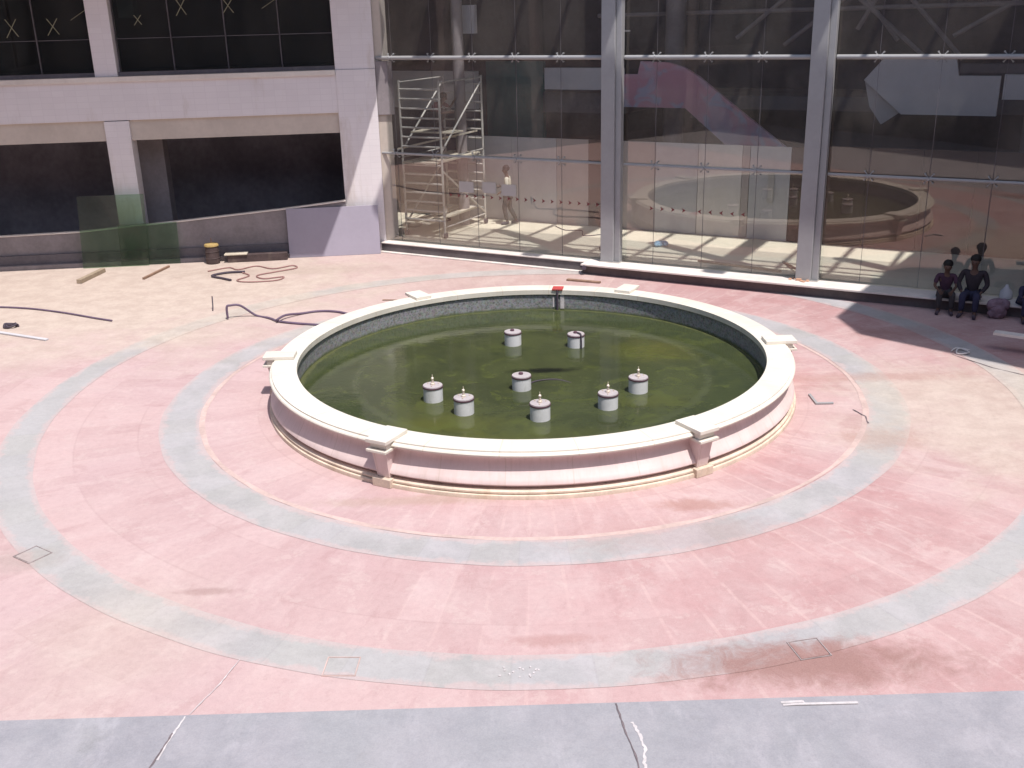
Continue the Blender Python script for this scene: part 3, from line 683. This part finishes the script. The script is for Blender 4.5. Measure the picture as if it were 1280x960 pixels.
# ------------------------------------------------------------------ white building on the left
lb = thing('white_building', 'white two storey building with wide dark openings and thin pillars', 'building', LF.p(0, 0, 0))
ZB, ZS = 3.20, 4.80      # opening head, sill
for (a, b) in ((-3.76, -3.13), (-11.2, -10.57)):
    MB().box(LF, a, b, 0, .55, 0, ZB+.5).build('pillar', M['white'], lb, bevel=.008)
MB().box(LF, 2.24, 3.27, -.02, .75, 0, ZS).build('corner_pillar', M['white'], lb, bevel=.008)
MB().box(LF, 2.24, 3.27, .005, .75, ZS+.004, 12.0).build('upper_corner_pillar', M['white'], lb, bevel=.008)
MB().box(LF, -20, 2.238, .004, .50, ZB+.52, ZS-.13).build('spandrel_beam', M['white'], lb)
for (a, b) in ((-20, -11.204), (-10.566, -3.764), (-3.126, 2.236)):
    MB().box(LF, a, b, .09, .48, ZB, ZB+.518).build('lintel', M['beige'], lb)
MB().box(LF, -20, 2.236, -.07, .50, ZS-.126, ZS).build('sill_ledge', M['sill'], lb, bevel=.006)
MB().box(LF, -20, 2.236, .10, .50, ZS+.003, ZS+.10).build('sill_frame', M['plinth'], lb)
for (a, b) in ((-3.80, -3.24), (-11.2, -10.64)):
    MB().box(LF, a, b, .02, .5, ZS+.003, 12).build('upper_pillar', M['white'], lb, bevel=.008)
# glazing of the upper floor: bays and their panes
for (a, b, n) in ((-10.63, -3.81, 5), (-3.23, 2.235, 4)):
    st_ = (b-a)/n
    for k in range(n):
        f_ = MB().box(LF, a+k*st_, a+k*st_+.022, .28, .34, ZS+.1, 9).build('window_mullion', M['plinth'], lb)
        MB().box(LF, a+k*st_+.036, a+(k+1)*st_-.002, .30, .31, ZS+.1, 9).build('window_pane', M['darkglass'], f_)
    MB().box(LF, a, b, .275, .285, 5.70, 5.715).build('window_transom', M['plinth'], lb)
# yellowed tape crosses on the upper panes
for (u, z, s_, sk) in ((-5.72, 6.02, .22, .2), (-4.72, 6.03, .20, .35), (-1.52, 6.42, .20, .1), (-.35, 6.42, .18, .5), (-2.62, 6.14, .12, .6), (-4.05, 6.30, .2, 9), (.68, 6.45, .18, 9)):
    mb = MB()
    d1 = (s_*(.6+sk*.3), s_) if sk < 5 else (s_, s_*.6)
    mb.extrude(LF, [(u-d1[0]-.012, z-d1[1]), (u-d1[0]+.012, z-d1[1]), (u+d1[0]+.012, z+d1[1]), (u+d1[0]-.012, z+d1[1])], .290, .293)
    if sk < 5: mb.extrude(LF, [(u-d1[0]*.8-.012, z+d1[1]), (u-d1[0]*.8+.012, z+d1[1]), (u+d1[0]+.012, z-d1[1]*.9), (u+d1[0]-.012, z-d1[1]*.9)], .286, .2895)
    mb.build('tape_cross', M['tape'], lb)
MB().box(LF, -3.20, -2.80, .8, 1.3, 6.2, 7.5).build('interior_box', M['grime'], lb)
# dark rooms
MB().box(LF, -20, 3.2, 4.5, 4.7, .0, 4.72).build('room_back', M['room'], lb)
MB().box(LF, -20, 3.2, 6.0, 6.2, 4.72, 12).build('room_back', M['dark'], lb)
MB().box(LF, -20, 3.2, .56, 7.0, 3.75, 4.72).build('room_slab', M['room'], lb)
MB().box(LF, -20, 3.2, .0, 7.0, -.02, .03).build('room_floor', M['grime'], lb)
MB().box(LF, 3.0, 3.2, .76, 15.0, .03, 13.2).box(LF, -20.2, -20, .5, 7.0, 0, 12).build('room_side', M['dark'], lb)
MB().box(LF, -3.30, -2.62, 1.2, 1.8, .03, 3.74).build('interior_column', M['grime'], lb)
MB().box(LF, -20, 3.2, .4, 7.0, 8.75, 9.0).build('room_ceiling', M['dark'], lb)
MB().prism([tuple(LF.p(u, n, 0))[:2] for u, n in ((-20, -3.46), (3.13, -3.46), (4.086, -1.643), (4.1, -.9), (3.4, -.2), (3.28, 7), (-20, 7))], 8.5, 8.72).build('canopy', M['sill'], lb)
MB().box(LF, -20, 3.27, .02, .4, 9.0, 12).build('parapet', M['white'], lb)
# grey return of the corner pillar towards the glass
MB().box(LF, 3.272, 3.62, .10, .60, 0, 12).build('return_pier', M['beige'], lb, bevel=.006)
MB().box(LF, 3.275, 3.70, .03, .09, 3.62, 4.98).build('duct_box', M['grime'], lb, bevel=.01)
# low ramp wall in front, rising to the right
rw = thing('ramp_wall', 'low grimy wall with pale rising coping in front of the dark openings', 'wall', LF.p(-2, -.4, 0))
MB().extrude(LF, [(-12, .10), (2.25, .10), (2.25, 1.42), (.63, 1.27), (-2.0, 1.07), (-4.8, .89), (-6.8, .86), (-12, .82)], -.16, -.06).build('wall_face', M['grime'], rw)
MB().extrude(LF, [(-12, .822), (-6.8, .862), (-4.8, .892), (-2.0, 1.072), (.63, 1.272), (2.25, 1.422), (2.25, 1.452), (.63, 1.302), (-2.0, 1.102), (-4.8, .922), (-6.8, .892), (-12, .852)], -.19, -.04).build('coping', M['sill'], rw)
MB().box(LF, -12, 2.24, -.24, -.162, 0, .36).build('plinth', M['plinth'], rw)
MB().box(LF, -12, 2.24, -.37, -.242, 0, .11).build('step', M['grime'], rw)
# leaning things
def leaning(name, fr, u0, u1, nb, nt_, z0, z1, th, m, lab, cat, skew=0, group=None):
    o = MB().hexa([fr.p(u0, nb, z0), fr.p(u1, nb, z0), fr.p(u1, nb+th, z0), fr.p(u0, nb+th, z0), fr.p(u0+skew, nt_, z1), fr.p(u1+skew, nt_, z1), fr.p(u1+skew, nt_+th, z1), fr.p(u0+skew, nt_+th, z1)]).build(name, m, bevel=.002)
    return tag(o, lab, cat, group)
leaning('lilac_board', LF, .66, 3.10, -.42, -.22, .005, 1.29, .03, M['lilac'], 'large plain lilac grey board leaning on the corner pillar', 'board')
leaning('glass_sheet', LF, -4.72, -3.02, -.50, -.27, .004, 1.86, .012, M['sheetglass'], 'tall green glass sheet leaning before the left pillar', 'glass sheet', .06, 'green glass sheets leaning on the ramp wall')
leaning('glass_sheet', LF, -3.75, -2.22, -.42, -.25, .004, 1.08, .012, M['sheetglass'], 'low wide green glass sheet right of and behind the tall one', 'glass sheet', 0, 'green glass sheets leaning on the ramp wall')
# barrel
b0 = LF.p(-1.33, -.60, 0)
ba = thing('barrel', 'small dark barrel with dusty yellow lid beside the ramp wall', 'barrel', b0)
MB().lathe(b0, [(.001, 0), (.17, 0), (.18, .03), (.175, .14), (.185, .15), (.175, .16), (.175, .32), (.185, .33), (.175, .34), (.172, .47), (.001, .47)], 28, False).build('barrel_body', M['bin'], ba, True)
MB().lathe(b0, [(.001, .47), (.188, .47), (.19, .50), (.17, .53), (.001, .55)], 28, False).build('lid', M['yellow'], ba, True)
MB().tube([(b0.x, b0.y, .5), (b0.x+.01, b0.y, .68)], .012).build('handle', M['wood'], ba, True)
# dark channel lying on the ground
ch = thing('metal_channel', 'dark metal channel with pale end lying left of the lilac board', 'metal channel', LF.p(-.3, -1.1, 0))
MB().box(LF, -.95, .62, -.64, -.42, .002, .20).build('channel_body', M['bin'], ch, bevel=.01)
MB().box(LF, -1.02, -.42, -.68, -.40, .202, .235).build('pale_lid', M['plank'], ch, bevel=.005)
# tiles, sticks, hoses on the paving
timber('short_pipe', (-10.72, 25.2, .005), (-10.55, 26.4, .005), .13, .10, M['timber'], 'thick short tan pole sticking out at the left', 'pole')
timber('short_stick', (-9.20, 25.45, .005), (-8.95, 26.75, .005), .06, .05, M['wood'], 'thin short stick right of the thick tan pole', 'stick')
def line(name, pts, r, m, lab, cat):
    return tag(MB().tube(smoothpath([(p[0], p[1], (p[2] if len(p) > 2 else 0)+r) for p in pts]), r).build(name, m, None, True), lab, cat)
line('long_cable', [(-14, 23.2), (-12.6, 23.15), (-11.73, 23.08), (-10.9, 22.86), (-10.01, 22.45), (-9.21, 21.99), (-8.66, 21.69)], .022, M['hose'], 'thin grey cable curving across pale paving at far left', 'cable')
timber('grey_strip', (-11.4, 21.32, .004), (-9.54, 20.4, .004), .09, .03, M['panel'], 'flat grey strip on the paving below the coil at left', 'strip')
line('cable_coil', [(-10.9+.16*math.cos(a*.7)*(1-.02*a)+.15, 21.45+.12*math.sin(a*.7), .012*(a % 5)) for a in range(26)], .02, M['rubber'], 'small dark coil of cable at the left edge of the paving', 'coil')
line('hose', [(-6.12, 21.62, .0), (-6.12, 21.64, .24), (-6.05, 21.68, .27), (-5.85, 21.75, .24), (-5.55, 21.80), (-5.2, 21.55), (-4.95, 21.28), (-4.55, 21.1), (-4.1, 20.95), (-3.6, 20.8)], .026, M['hose'], 'purple grey hose looping from the pool rim, lower strand', 'hose')
line('hose', [(-4.98, 21.22, .04), (-4.85, 21.55, .055), (-4.55, 21.85), (-4.2, 22.0), (-3.8, 21.92), (-3.4, 21.62), (-2.9, 21.35), (-2.4, 21.2)], .026, M['hose'], 'purple grey hose arching behind the pool rim, upper strand', 'hose')
line('iron_rod', [(-6.63, 22.32, .0), (-6.64, 22.4, .10), (-6.66, 22.5, .28)], .014, M['rubber'], 'short iron rod standing up from the paving left of the hose', 'rod')
line('brown_cable', [(-7.75, 26.1), (-7.3, 26.45), (-7.0, 26.2), (-6.6, 26.55), (-6.1, 26.2), (-5.65, 26.5), (-5.5, 26.2), (-5.95, 25.85), (-6.35, 25.5), (-6.1, 25.15), (-5.65, 25.3), (-5.75, 24.95), (-6.4, 24.85), (-6.75, 25.05), (-6.55, 25.5), (-6.8, 25.85)], .018, M['cable'], 'brown cable tangled on the paving in front of the dark channel', 'cable')
line('black_strap', [(-6.75, 25.9), (-7.2, 25.85), (-7.5, 25.55), (-7.15, 25.25), (-6.9, 25.05)], .03, M['rubber'], 'thick black strap curled below the tangled brown cable', 'strap')
timber('small_chip', (-2.9, 22.85, .004), (-2.55, 22.8, .004), .04, .02, M['wood'], 'tiny brown chip on pink paving behind the far left pilaster', 'chip')
# angle iron right of the pool
ai = MB().box(W0, 4.93, 4.97, 15.66, 16.1, .006, .03).box(W0, 4.97, 5.22, 15.66, 15.70, .006, .03).build('angle_iron', M['steel']); tag(ai, 'small L shaped angle iron on the paving right of the pool', 'angle iron')
# square drain covers in the outer ring
for i, (cx_, cy_, an, lab) in enumerate(((-5.96, 11.32, -.6, 'square drain cover in the outer ring at far left'), (-1.79, 8.83, -.05, 'pale square drain cover in the outer ring, left of centre'), (2.94, 8.92, .2, 'square drain cover in the outer ring beside the damp stain'))):
    f_ = Frame((cx_, cy_, 0), an)
    dc = thing('drain_cover', lab, 'drain cover', (cx_, cy_, 0), 'drain covers in the outer ring')
    MB().box(f_, -.15, .15, -.14, .14, .0, .008).build('cover_plate', M['grey'], dc)
    MB().box(f_, -.17, .17, -.16, -.151, .0, .011).box(f_, -.17, .17, .151, .16, .0, .011).box(f_, -.17, -.158, -.15, .15, .0, .011).box(f_, .158, .17, -.15, .15, .0, .011).build('cover_frame', M['jointgrey'] if i != 1 else M['peach'], dc)
MBs = MB(); MBs.extrude(Frame((0, 0, 0), 0), [(2.45, .012), (3.15, .010), (3.15, .018), (2.6, .020)], 8.02, 8.05)
MBs.extrude(Frame((0, 0, 0), 0), [(2.44, .010), (2.66, .010), (2.64, .018)], 8.06, 8.09)
tag(MBs.build('plaster_sliver', M['mortar']), 'thin white sliver of plaster on the grey foreground paving', 'sliver')
mb = MB()
for k in range(14):
    q = (-.02+random.uniform(-.22, .22), 8.66+random.uniform(-.09, .09), .004)
    mb.box(Frame(q, random.uniform(0, 3)), -.012, .012, -.008, .008, 0, random.uniform(.004, .012))
tag(mb.build('plaster_crumbs', M['mortar']), 'sprinkle of white plaster crumbs on the outer grey ring', 'crumbs', kind='stuff')
wb_ = timber('white_plank', (8.95, 18.25, .30), (10.4, 17.2, .30), .20, .05, M['kerb'], 'pale plank on low blocks catching the light at right', 'plank')
tag(MB().box(Frame((9.6, 17.9, 0), -.64), -.1, .1, -.08, .08, 0, .298).box(Frame((10.2, 17.4, 0), -.64), -.1, .1, -.08, .08, 0, .298).build('concrete_blocks', M['grime']), 'grey blocks holding up the white plank', 'blocks')
line('wire_tangle', [(8.15, 18.15), (8.3, 18.25, .03), (8.45, 18.1), (8.35, 17.95, .02), (8.2, 18.0), (8.3, 18.2, .03), (8.5, 18.2)], .014, M['panel3'], 'little pale wire tangle at the shadow edge on the right', 'wire')

# ------------------------------------------------------------------ surroundings outside the frame (they cast the shade and fill the reflections)
def block(name, pts, z1, lab, floors, m='grime', win='dark'):
    t_ = thing(name, lab, 'building', (pts[0][0], pts[0][1], 0))
    MB().prism(pts, 0, z1).build('walls', M[m], t_)
    return t_
tw = block('tower_building', [(13, 14.5), (26, 9), (28, 23.6), (15.9, 23.6), (13, 18.5)], 12.7, 'plain tall building whose shadow falls across the right of the plaza', 4)
MB().prism([(9.69, 15.02), (15.6, 8.9), (27, 6), (29, 24.5), (15.2, 24.2), (9.62, 16.2)], 12.7, 13.0).build('roof', M['grime'], tw)
rb = block('rear_building', [(-30, -14), (26, -14), (26, -1.5), (-30, -1.5)], 13.0, 'long dark building behind the viewer', 4)
for k in range(14):
    f_ = MB().box(W0, -28+k*3.9, -26+k*3.9, -1.56, -1.502, .4, 11.5).build('window_strip', M['dark'], rb)
wbld = block('side_building', [(-26, -1.4), (-18, -1.4), (-18.2, 24), (-26, 24)], 13.0, 'dark building along the left side of the plaza', 4)
for z in (.4, 4.2, 8.0):
    for k in range(5):
        MB().box(W0, -18.01, -17.9, -.5+k*4.7, 3.4+k*4.7, z, z+2.9).build('window_strip', M['dark'], wbld)

# ------------------------------------------------------------------ people
def skin_mesh(name, verts, edges, radii, root, m, parent=None, sub=2):
    me = bpy.data.meshes.new(name); me.from_pydata([Vector(v) for v in verts], edges, [])
    o = bpy.data.objects.new(name, me); COL.objects.link(o)
    md = o.modifiers.new('skin', 'SKIN'); md.use_smooth_shade = True
    for i, s_ in enumerate(me.skin_vertices[0].data):
        r_ = radii[i]; s_.radius = r_ if isinstance(r_, tuple) else (r_, r_); s_.use_root = (i == root)
    sb = o.modifiers.new('sub', 'SUBSURF'); sb.levels = sub; sb.render_levels = sub
    dg = bpy.context.evaluated_depsgraph_get(); ev = o.evaluated_get(dg)
    m2 = bpy.data.meshes.new_from_object(ev); m2.name = name
    o.modifiers.clear(); o.data = m2; m2.materials.clear(); m2.materials.append(m)
    m2.polygons.foreach_set('use_smooth', [True]*len(m2.polygons))
    if parent: o.parent = parent
    return o
def person(loc, ang, J, label, shirt, trousers, group=None, scale=1.0, long_sleeve=False):
    """J: joints in the figure's own space (x forward, y to its left, z up from the soles)"""
    root = thing('person', label, 'person', loc, group)
    root.rotation_euler = (0, 0, ang); root.scale = (scale,)*3
    V = []; E_ = []; Rr_ = []; idx = {}
    def add(k, p, r, par=None):
        V.append(Vector(p)); Rr_.append(r); idx[k] = len(V)-1
        if par is not None: E_.append((idx[par], idx[k]))
    j = {k: Vector(v) for k, v in J.items()}
    fwd = (j['nose']-j['head']).normalized()
    add('pelvis', j['pelvis'], .105)
    add('waist', j['pelvis'].lerp(j['chest'], .5), .095, 'pelvis')
    add('chest', j['chest'], .115, 'waist')
    add('neck', j['neck'], .052, 'chest')
    add('jaw', j['neck'].lerp(j['head'], .55)+fwd*.02, .066, 'neck')
    add('head', j['head'], .088, 'jaw')
    add('crown', j['head']+(j['head']-j['neck']).normalized()*.07, .062, 'head')
    add('nosetip', j['head']+fwd*.108-Vector((0, 0, .015)), .012, 'head')
    side = fwd.cross(Vector((0, 0, 1))).normalized()
    for s_, nm in ((1, 'a'), (-1, 'b')): add('ear'+nm, j['head']+side*s_*.088-Vector((0, 0, .01)), .014, 'head')
    for s_ in ('l', 'r'):
        add(s_+'sh', j[s_+'sh'], .052, 'chest'); add(s_+'el', j[s_+'el'], .036, s_+'sh'); add(s_+'wr', j[s_+'wr'], .025, s_+'el')
        hd_ = (j[s_+'wr']-j[s_+'el']).normalized(); sd_ = hd_.cross(Vector((1, 0, 0))); 
        if sd_.length < .3: sd_ = hd_.cross(Vector((0, 1, 0)))
        sd_.normalize(); nn_ = hd_.cross(sd_)
        add(s_+'palm', j[s_+'wr']+hd_*.07, (.036, .017), s_+'wr')
        for q, (o_, L_) in enumerate(((-.030, .070), (-.010, .082), (.010, .078), (.028, .062))):
            add(s_+'k%d' % q, j[s_+'wr']+hd_*.10+sd_*o_, .009, s_+'palm')
            add(s_+'f%d' % q, j[s_+'wr']+hd_*(.10+L_*.55)+sd_*o_*1.15+nn_*.010, .008, s_+'k%d' % q)
            add(s_+'t%d' % q, j[s_+'wr']+hd_*(.10+L_*.9)+sd_*o_*1.15+nn_*.028, .007, s_+'f%d' % q)
        add(s_+'th0', j[s_+'wr']+hd_*.055+sd_*-.046, .010, s_+'palm'); add(s_+'th1', j[s_+'wr']+hd_*.09+sd_*-.066+nn_*.01, .009, s_+'th0')
        add(s_+'hip', j[s_+'hip'], .082, 'pelvis'); add(s_+'kn', j[s_+'kn'], .055, s_+'hip'); add(s_+'an', j[s_+'an'], .036, s_+'kn')
        add(s_+'toe', j[s_+'toe'], (.040, .026), s_+'an')
    skin_mesh('body', V, E_, Rr_, 0, M['skin'], root)
    def sub(name, keys, grow, m, rootk):
        vs = [V[idx[k[0]]] if isinstance(k, tuple) else V[idx[k]] for k in keys]
        vs = []; rs = []; mp = {}
        for k in keys:
            kk, cut = k if isinstance(k, tuple) else (k, None)
            p = V[idx[kk]]
            r_ = Rr_[idx[kk]]; r_ = r_ if not isinstance(r_, tuple) else r_[0]
            if cut: p = V[idx[cut[0]]].lerp(p, cut[1]); 
            mp[kk] = len(vs); vs.append(p); rs.append(r_+grow)
        es = [(mp[[n for n, i in idx.items() if i == a][0]], mp[[n for n, i in idx.items() if i == b][0]]) for a, b in E_ if [n for n, i in idx.items() if i == a][0] in mp and [n for n, i in idx.items() if i == b][0] in mp]
        return skin_mesh(name, vs, es, rs, mp[rootk], m, root)
    el = (['lel', 'rel', 'lwr', 'rwr'] if long_sleeve else [('lel', ('lsh', .85)), ('rel', ('rsh', .85))])
    sub('shirt', ['pelvis', 'waist', 'chest', 'lsh', 'rsh'] + el, .016, shirt, 'chest')
    sub('trousers', ['pelvis', 'lhip', 'rhip', 'lkn', 'rkn', ('lan', ('lkn', .93)), ('ran', ('rkn', .93))], .021, trousers, 'pelvis')
    mb = MB()
    for s_ in ('l', 'r'): mb.tube([j[s_+'an'].lerp(j[s_+'toe'], -.25)+Vector((0, 0, -.03)), j[s_+'an'].lerp(j[s_+'toe'], .5)+Vector((0, 0, -.01)), j[s_+'toe']], .047, 10, .034)
    sh = mb.build('shoes', M['rubber'], None, True); sh.parent = root
    mb = MB(); bmesh.ops.create_icosphere(mb.bm, subdivisions=3, radius=1, matrix=Matrix.Translation(j['head']-fwd*.022+Vector((0, 0, .040))) @ Matrix.Diagonal((.105, .105, .096, 1)))
    for v in mb.bm.verts: v.co += Vector((random.uniform(-1, 1), random.uniform(-1, 1), random.uniform(-1, 1)))*.005
    hr = mb.build('hair', M['hair'], None, True); hr.parent = root
    mb = MB()
    for s_ in (1, -1): bmesh.ops.create_icosphere(mb.bm, subdivisions=1, radius=.010, matrix=Matrix.Translation(j['head']+fwd*.086+side*s_*.030))
    ey = mb.build('eyes', M['hair'], None, True); ey.parent = root
    return root
M['cloth_w'] = mat('cream_shirt_cloth', (.62, .58, .48), .9, .08, 9)
M['cloth_tr'] = mat('grey_trouser_cloth', (.05, .045, .05), .9, .15, 9)
M['cloth_dk'] = mat('dark_shirt_cloth', (.035, .028, .035), .9, .2, 9)
M['cloth_pk'] = mat('purple_pink_cloth', (.07, .035, .06), .9, .25, 6)
M['cloth_navy'] = mat('navy_cloth', (.035, .035, .07), .9, .2, 9)
M['cloth_red'] = mat('maroon_cloth', (.16, .05, .06), .9, .2, 9)
M['bundle'] = mat('dusty_pink_bundle', (.22, .15, .19), .9, .3, 8)
STAND = dict(pelvis=(0, 0, .90), chest=(.01, 0, 1.22), neck=(.03, 0, 1.44), head=(.06, 0, 1.58), nose=(.2, 0, 1.54),
             lsh=(.0, .18, 1.36), lel=(-.02, .24, 1.08), lwr=(.16, .20, .98), rsh=(.02, -.18, 1.36), rel=(-.02, -.23, 1.09), rwr=(.2, -.14, 1.08),
             lhip=(0, .09, .86), lkn=(.10, .10, .50), lan=(.02, .10, .09), ltoe=(.20, .12, .035), rhip=(0, -.09, .86), rkn=(-.02, -.10, .49), ran=(-.22, -.10, .10), rtoe=(-.06, -.13, .035))
pm = GL.p(-5.95, 3.35, FZ)
pm = Vector((.03, 30.05, FZ))
person(pm, R(180)+GL.ang*.4, STAND, 'person in cream top and dark trousers walking on the sunlit lobby floor', M['cloth_w'], M['cloth_tr'], scale=1.0)
SIT = dict(pelvis=(0, 0, .38), chest=(.06, 0, .68), neck=(.10, 0, .88), head=(.13, 0, 1.02), nose=(.3, 0, .98),
           lsh=(.06, .17, .81), lel=(.16, .22, .58), lwr=(.36, .14, .52), rsh=(.06, -.17, .81), rel=(.14, -.23, .57), rwr=(.35, -.15, .52),
           lhip=(.02, .09, .38), lkn=(.42, .14, .46), lan=(.42, .14, .09), ltoe=(.58, .16, .035), rhip=(.02, -.09, .38), rkn=(.42, -.12, .46), ran=(.40, -.12, .09), rtoe=(.56, -.15, .035))
face = GL.ang - math.pi/2
def seat(u, n): q = GL.p(u, n, 0); return (q.x, q.y, 0)
person(seat(5.60, -.42), face+.15, SIT, 'seated person in purple top on the shaded kerb, left of the pair', M['cloth_pk'], M['cloth_tr'], 'people seated on the shaded kerb', .94)
SIT2 = dict(SIT); SIT2.update(chest=(.02, 0, .72), neck=(.03, 0, .95), head=(.05, 0, 1.10), nose=(.2, 0, 1.06), lsh=(.0, .20, .88), rsh=(.0, -.20, .88), lel=(.05, .28, .62), rel=(.05, -.28, .62), lwr=(.24, .20, .50), rwr=(.26, -.18, .50))
person(seat(6.13, -.46), face-.05, SIT2, 'seated person in dark long sleeved shirt on the shaded kerb, right of the pair', M['cloth_dk'], M['cloth_navy'], 'people seated on the shaded kerb', 1.0, True)
SIT3 = dict(SIT); SIT3.update(pelvis=(0, 0, .36), chest=(.16, 0, .58), neck=(.28, 0, .70), head=(.38, 0, .78), nose=(.5, 0, .68), lsh=(.2, .18, .66), rsh=(.2, -.18, .66), lel=(.34, .2, .48), rel=(.34, -.2, .48))
person(seat(7.15, -.42), face+.3, SIT3, 'hunched person in navy clothes cut by the right edge of the picture', M['cloth_navy'], M['cloth_navy'], 'people seated on the shaded kerb', 1.0, True)
mb = MB()
for k in range(6):
    q = GL.p(6.60+random.uniform(-.12, .16), -.68+random.uniform(-.08, .08), .12+.08*(k % 3))
    bmesh.ops.create_icosphere(mb.bm, subdivisions=3, radius=1, matrix=Matrix.Translation(q) @ Matrix.Diagonal((random.uniform(.12, .2), random.uniform(.10, .15), random.uniform(.09, .14), 1)))
for v in mb.bm.verts: v.co += Vector((random.uniform(-1, 1), random.uniform(-1, 1), random.uniform(-1, 1)))*.012; v.co.z = max(v.co.z, .004)
tag(mb.build('cloth_bundle', M['bundle'], None, True), 'dusty pink cloth bundle on the ground at the kerb beside the seated people', 'bundle')
mb = MB(); q = GL.p(6.75, -.1, .27)
mb.lathe(q, [(.001, 0), (.10, 0), (.13, .03), (.12, .16), (.05, .24), (.03, .30), (.001, .31)], 16, False)
tag(mb.build('cloth_sack', M['panel'], None, True), 'small grey sack standing on the kerb right of the seated people', 'sack')
CROUCH = dict(pelvis=(0, 0, .42), chest=(.20, 0, .66), neck=(.34, 0, .80), head=(.42, 0, .90), nose=(.55, 0, .84),
              lsh=(.24, .18, .74), lel=(.46, .24, .62), lwr=(.62, .16, .78), rsh=(.24, -.18, .74), rel=(.40, -.24, .50), rwr=(.62, -.14, .52),
              lhip=(.02, .09, .42), lkn=(.36, .16, .54), lan=(.10, .14, .10), ltoe=(.28, .16, .035), rhip=(.02, -.09, .42), rkn=(.38, -.14, .50), ran=(.08, -.12, .10), rtoe=(.26, -.14, .035))
q = GL.p(-8.15, 1.55, 3.06)
MB().box(GL, UA-.02, UB+.02, 1.3, 1.95, 3.02, 3.058).build('upper_plank', M['plank'], sc)
person(q, GL.ang, CROUCH, 'person in maroon top crouching high up on the scaffold planks', M['cloth_red'], M['cloth_tr'], scale=1.0)
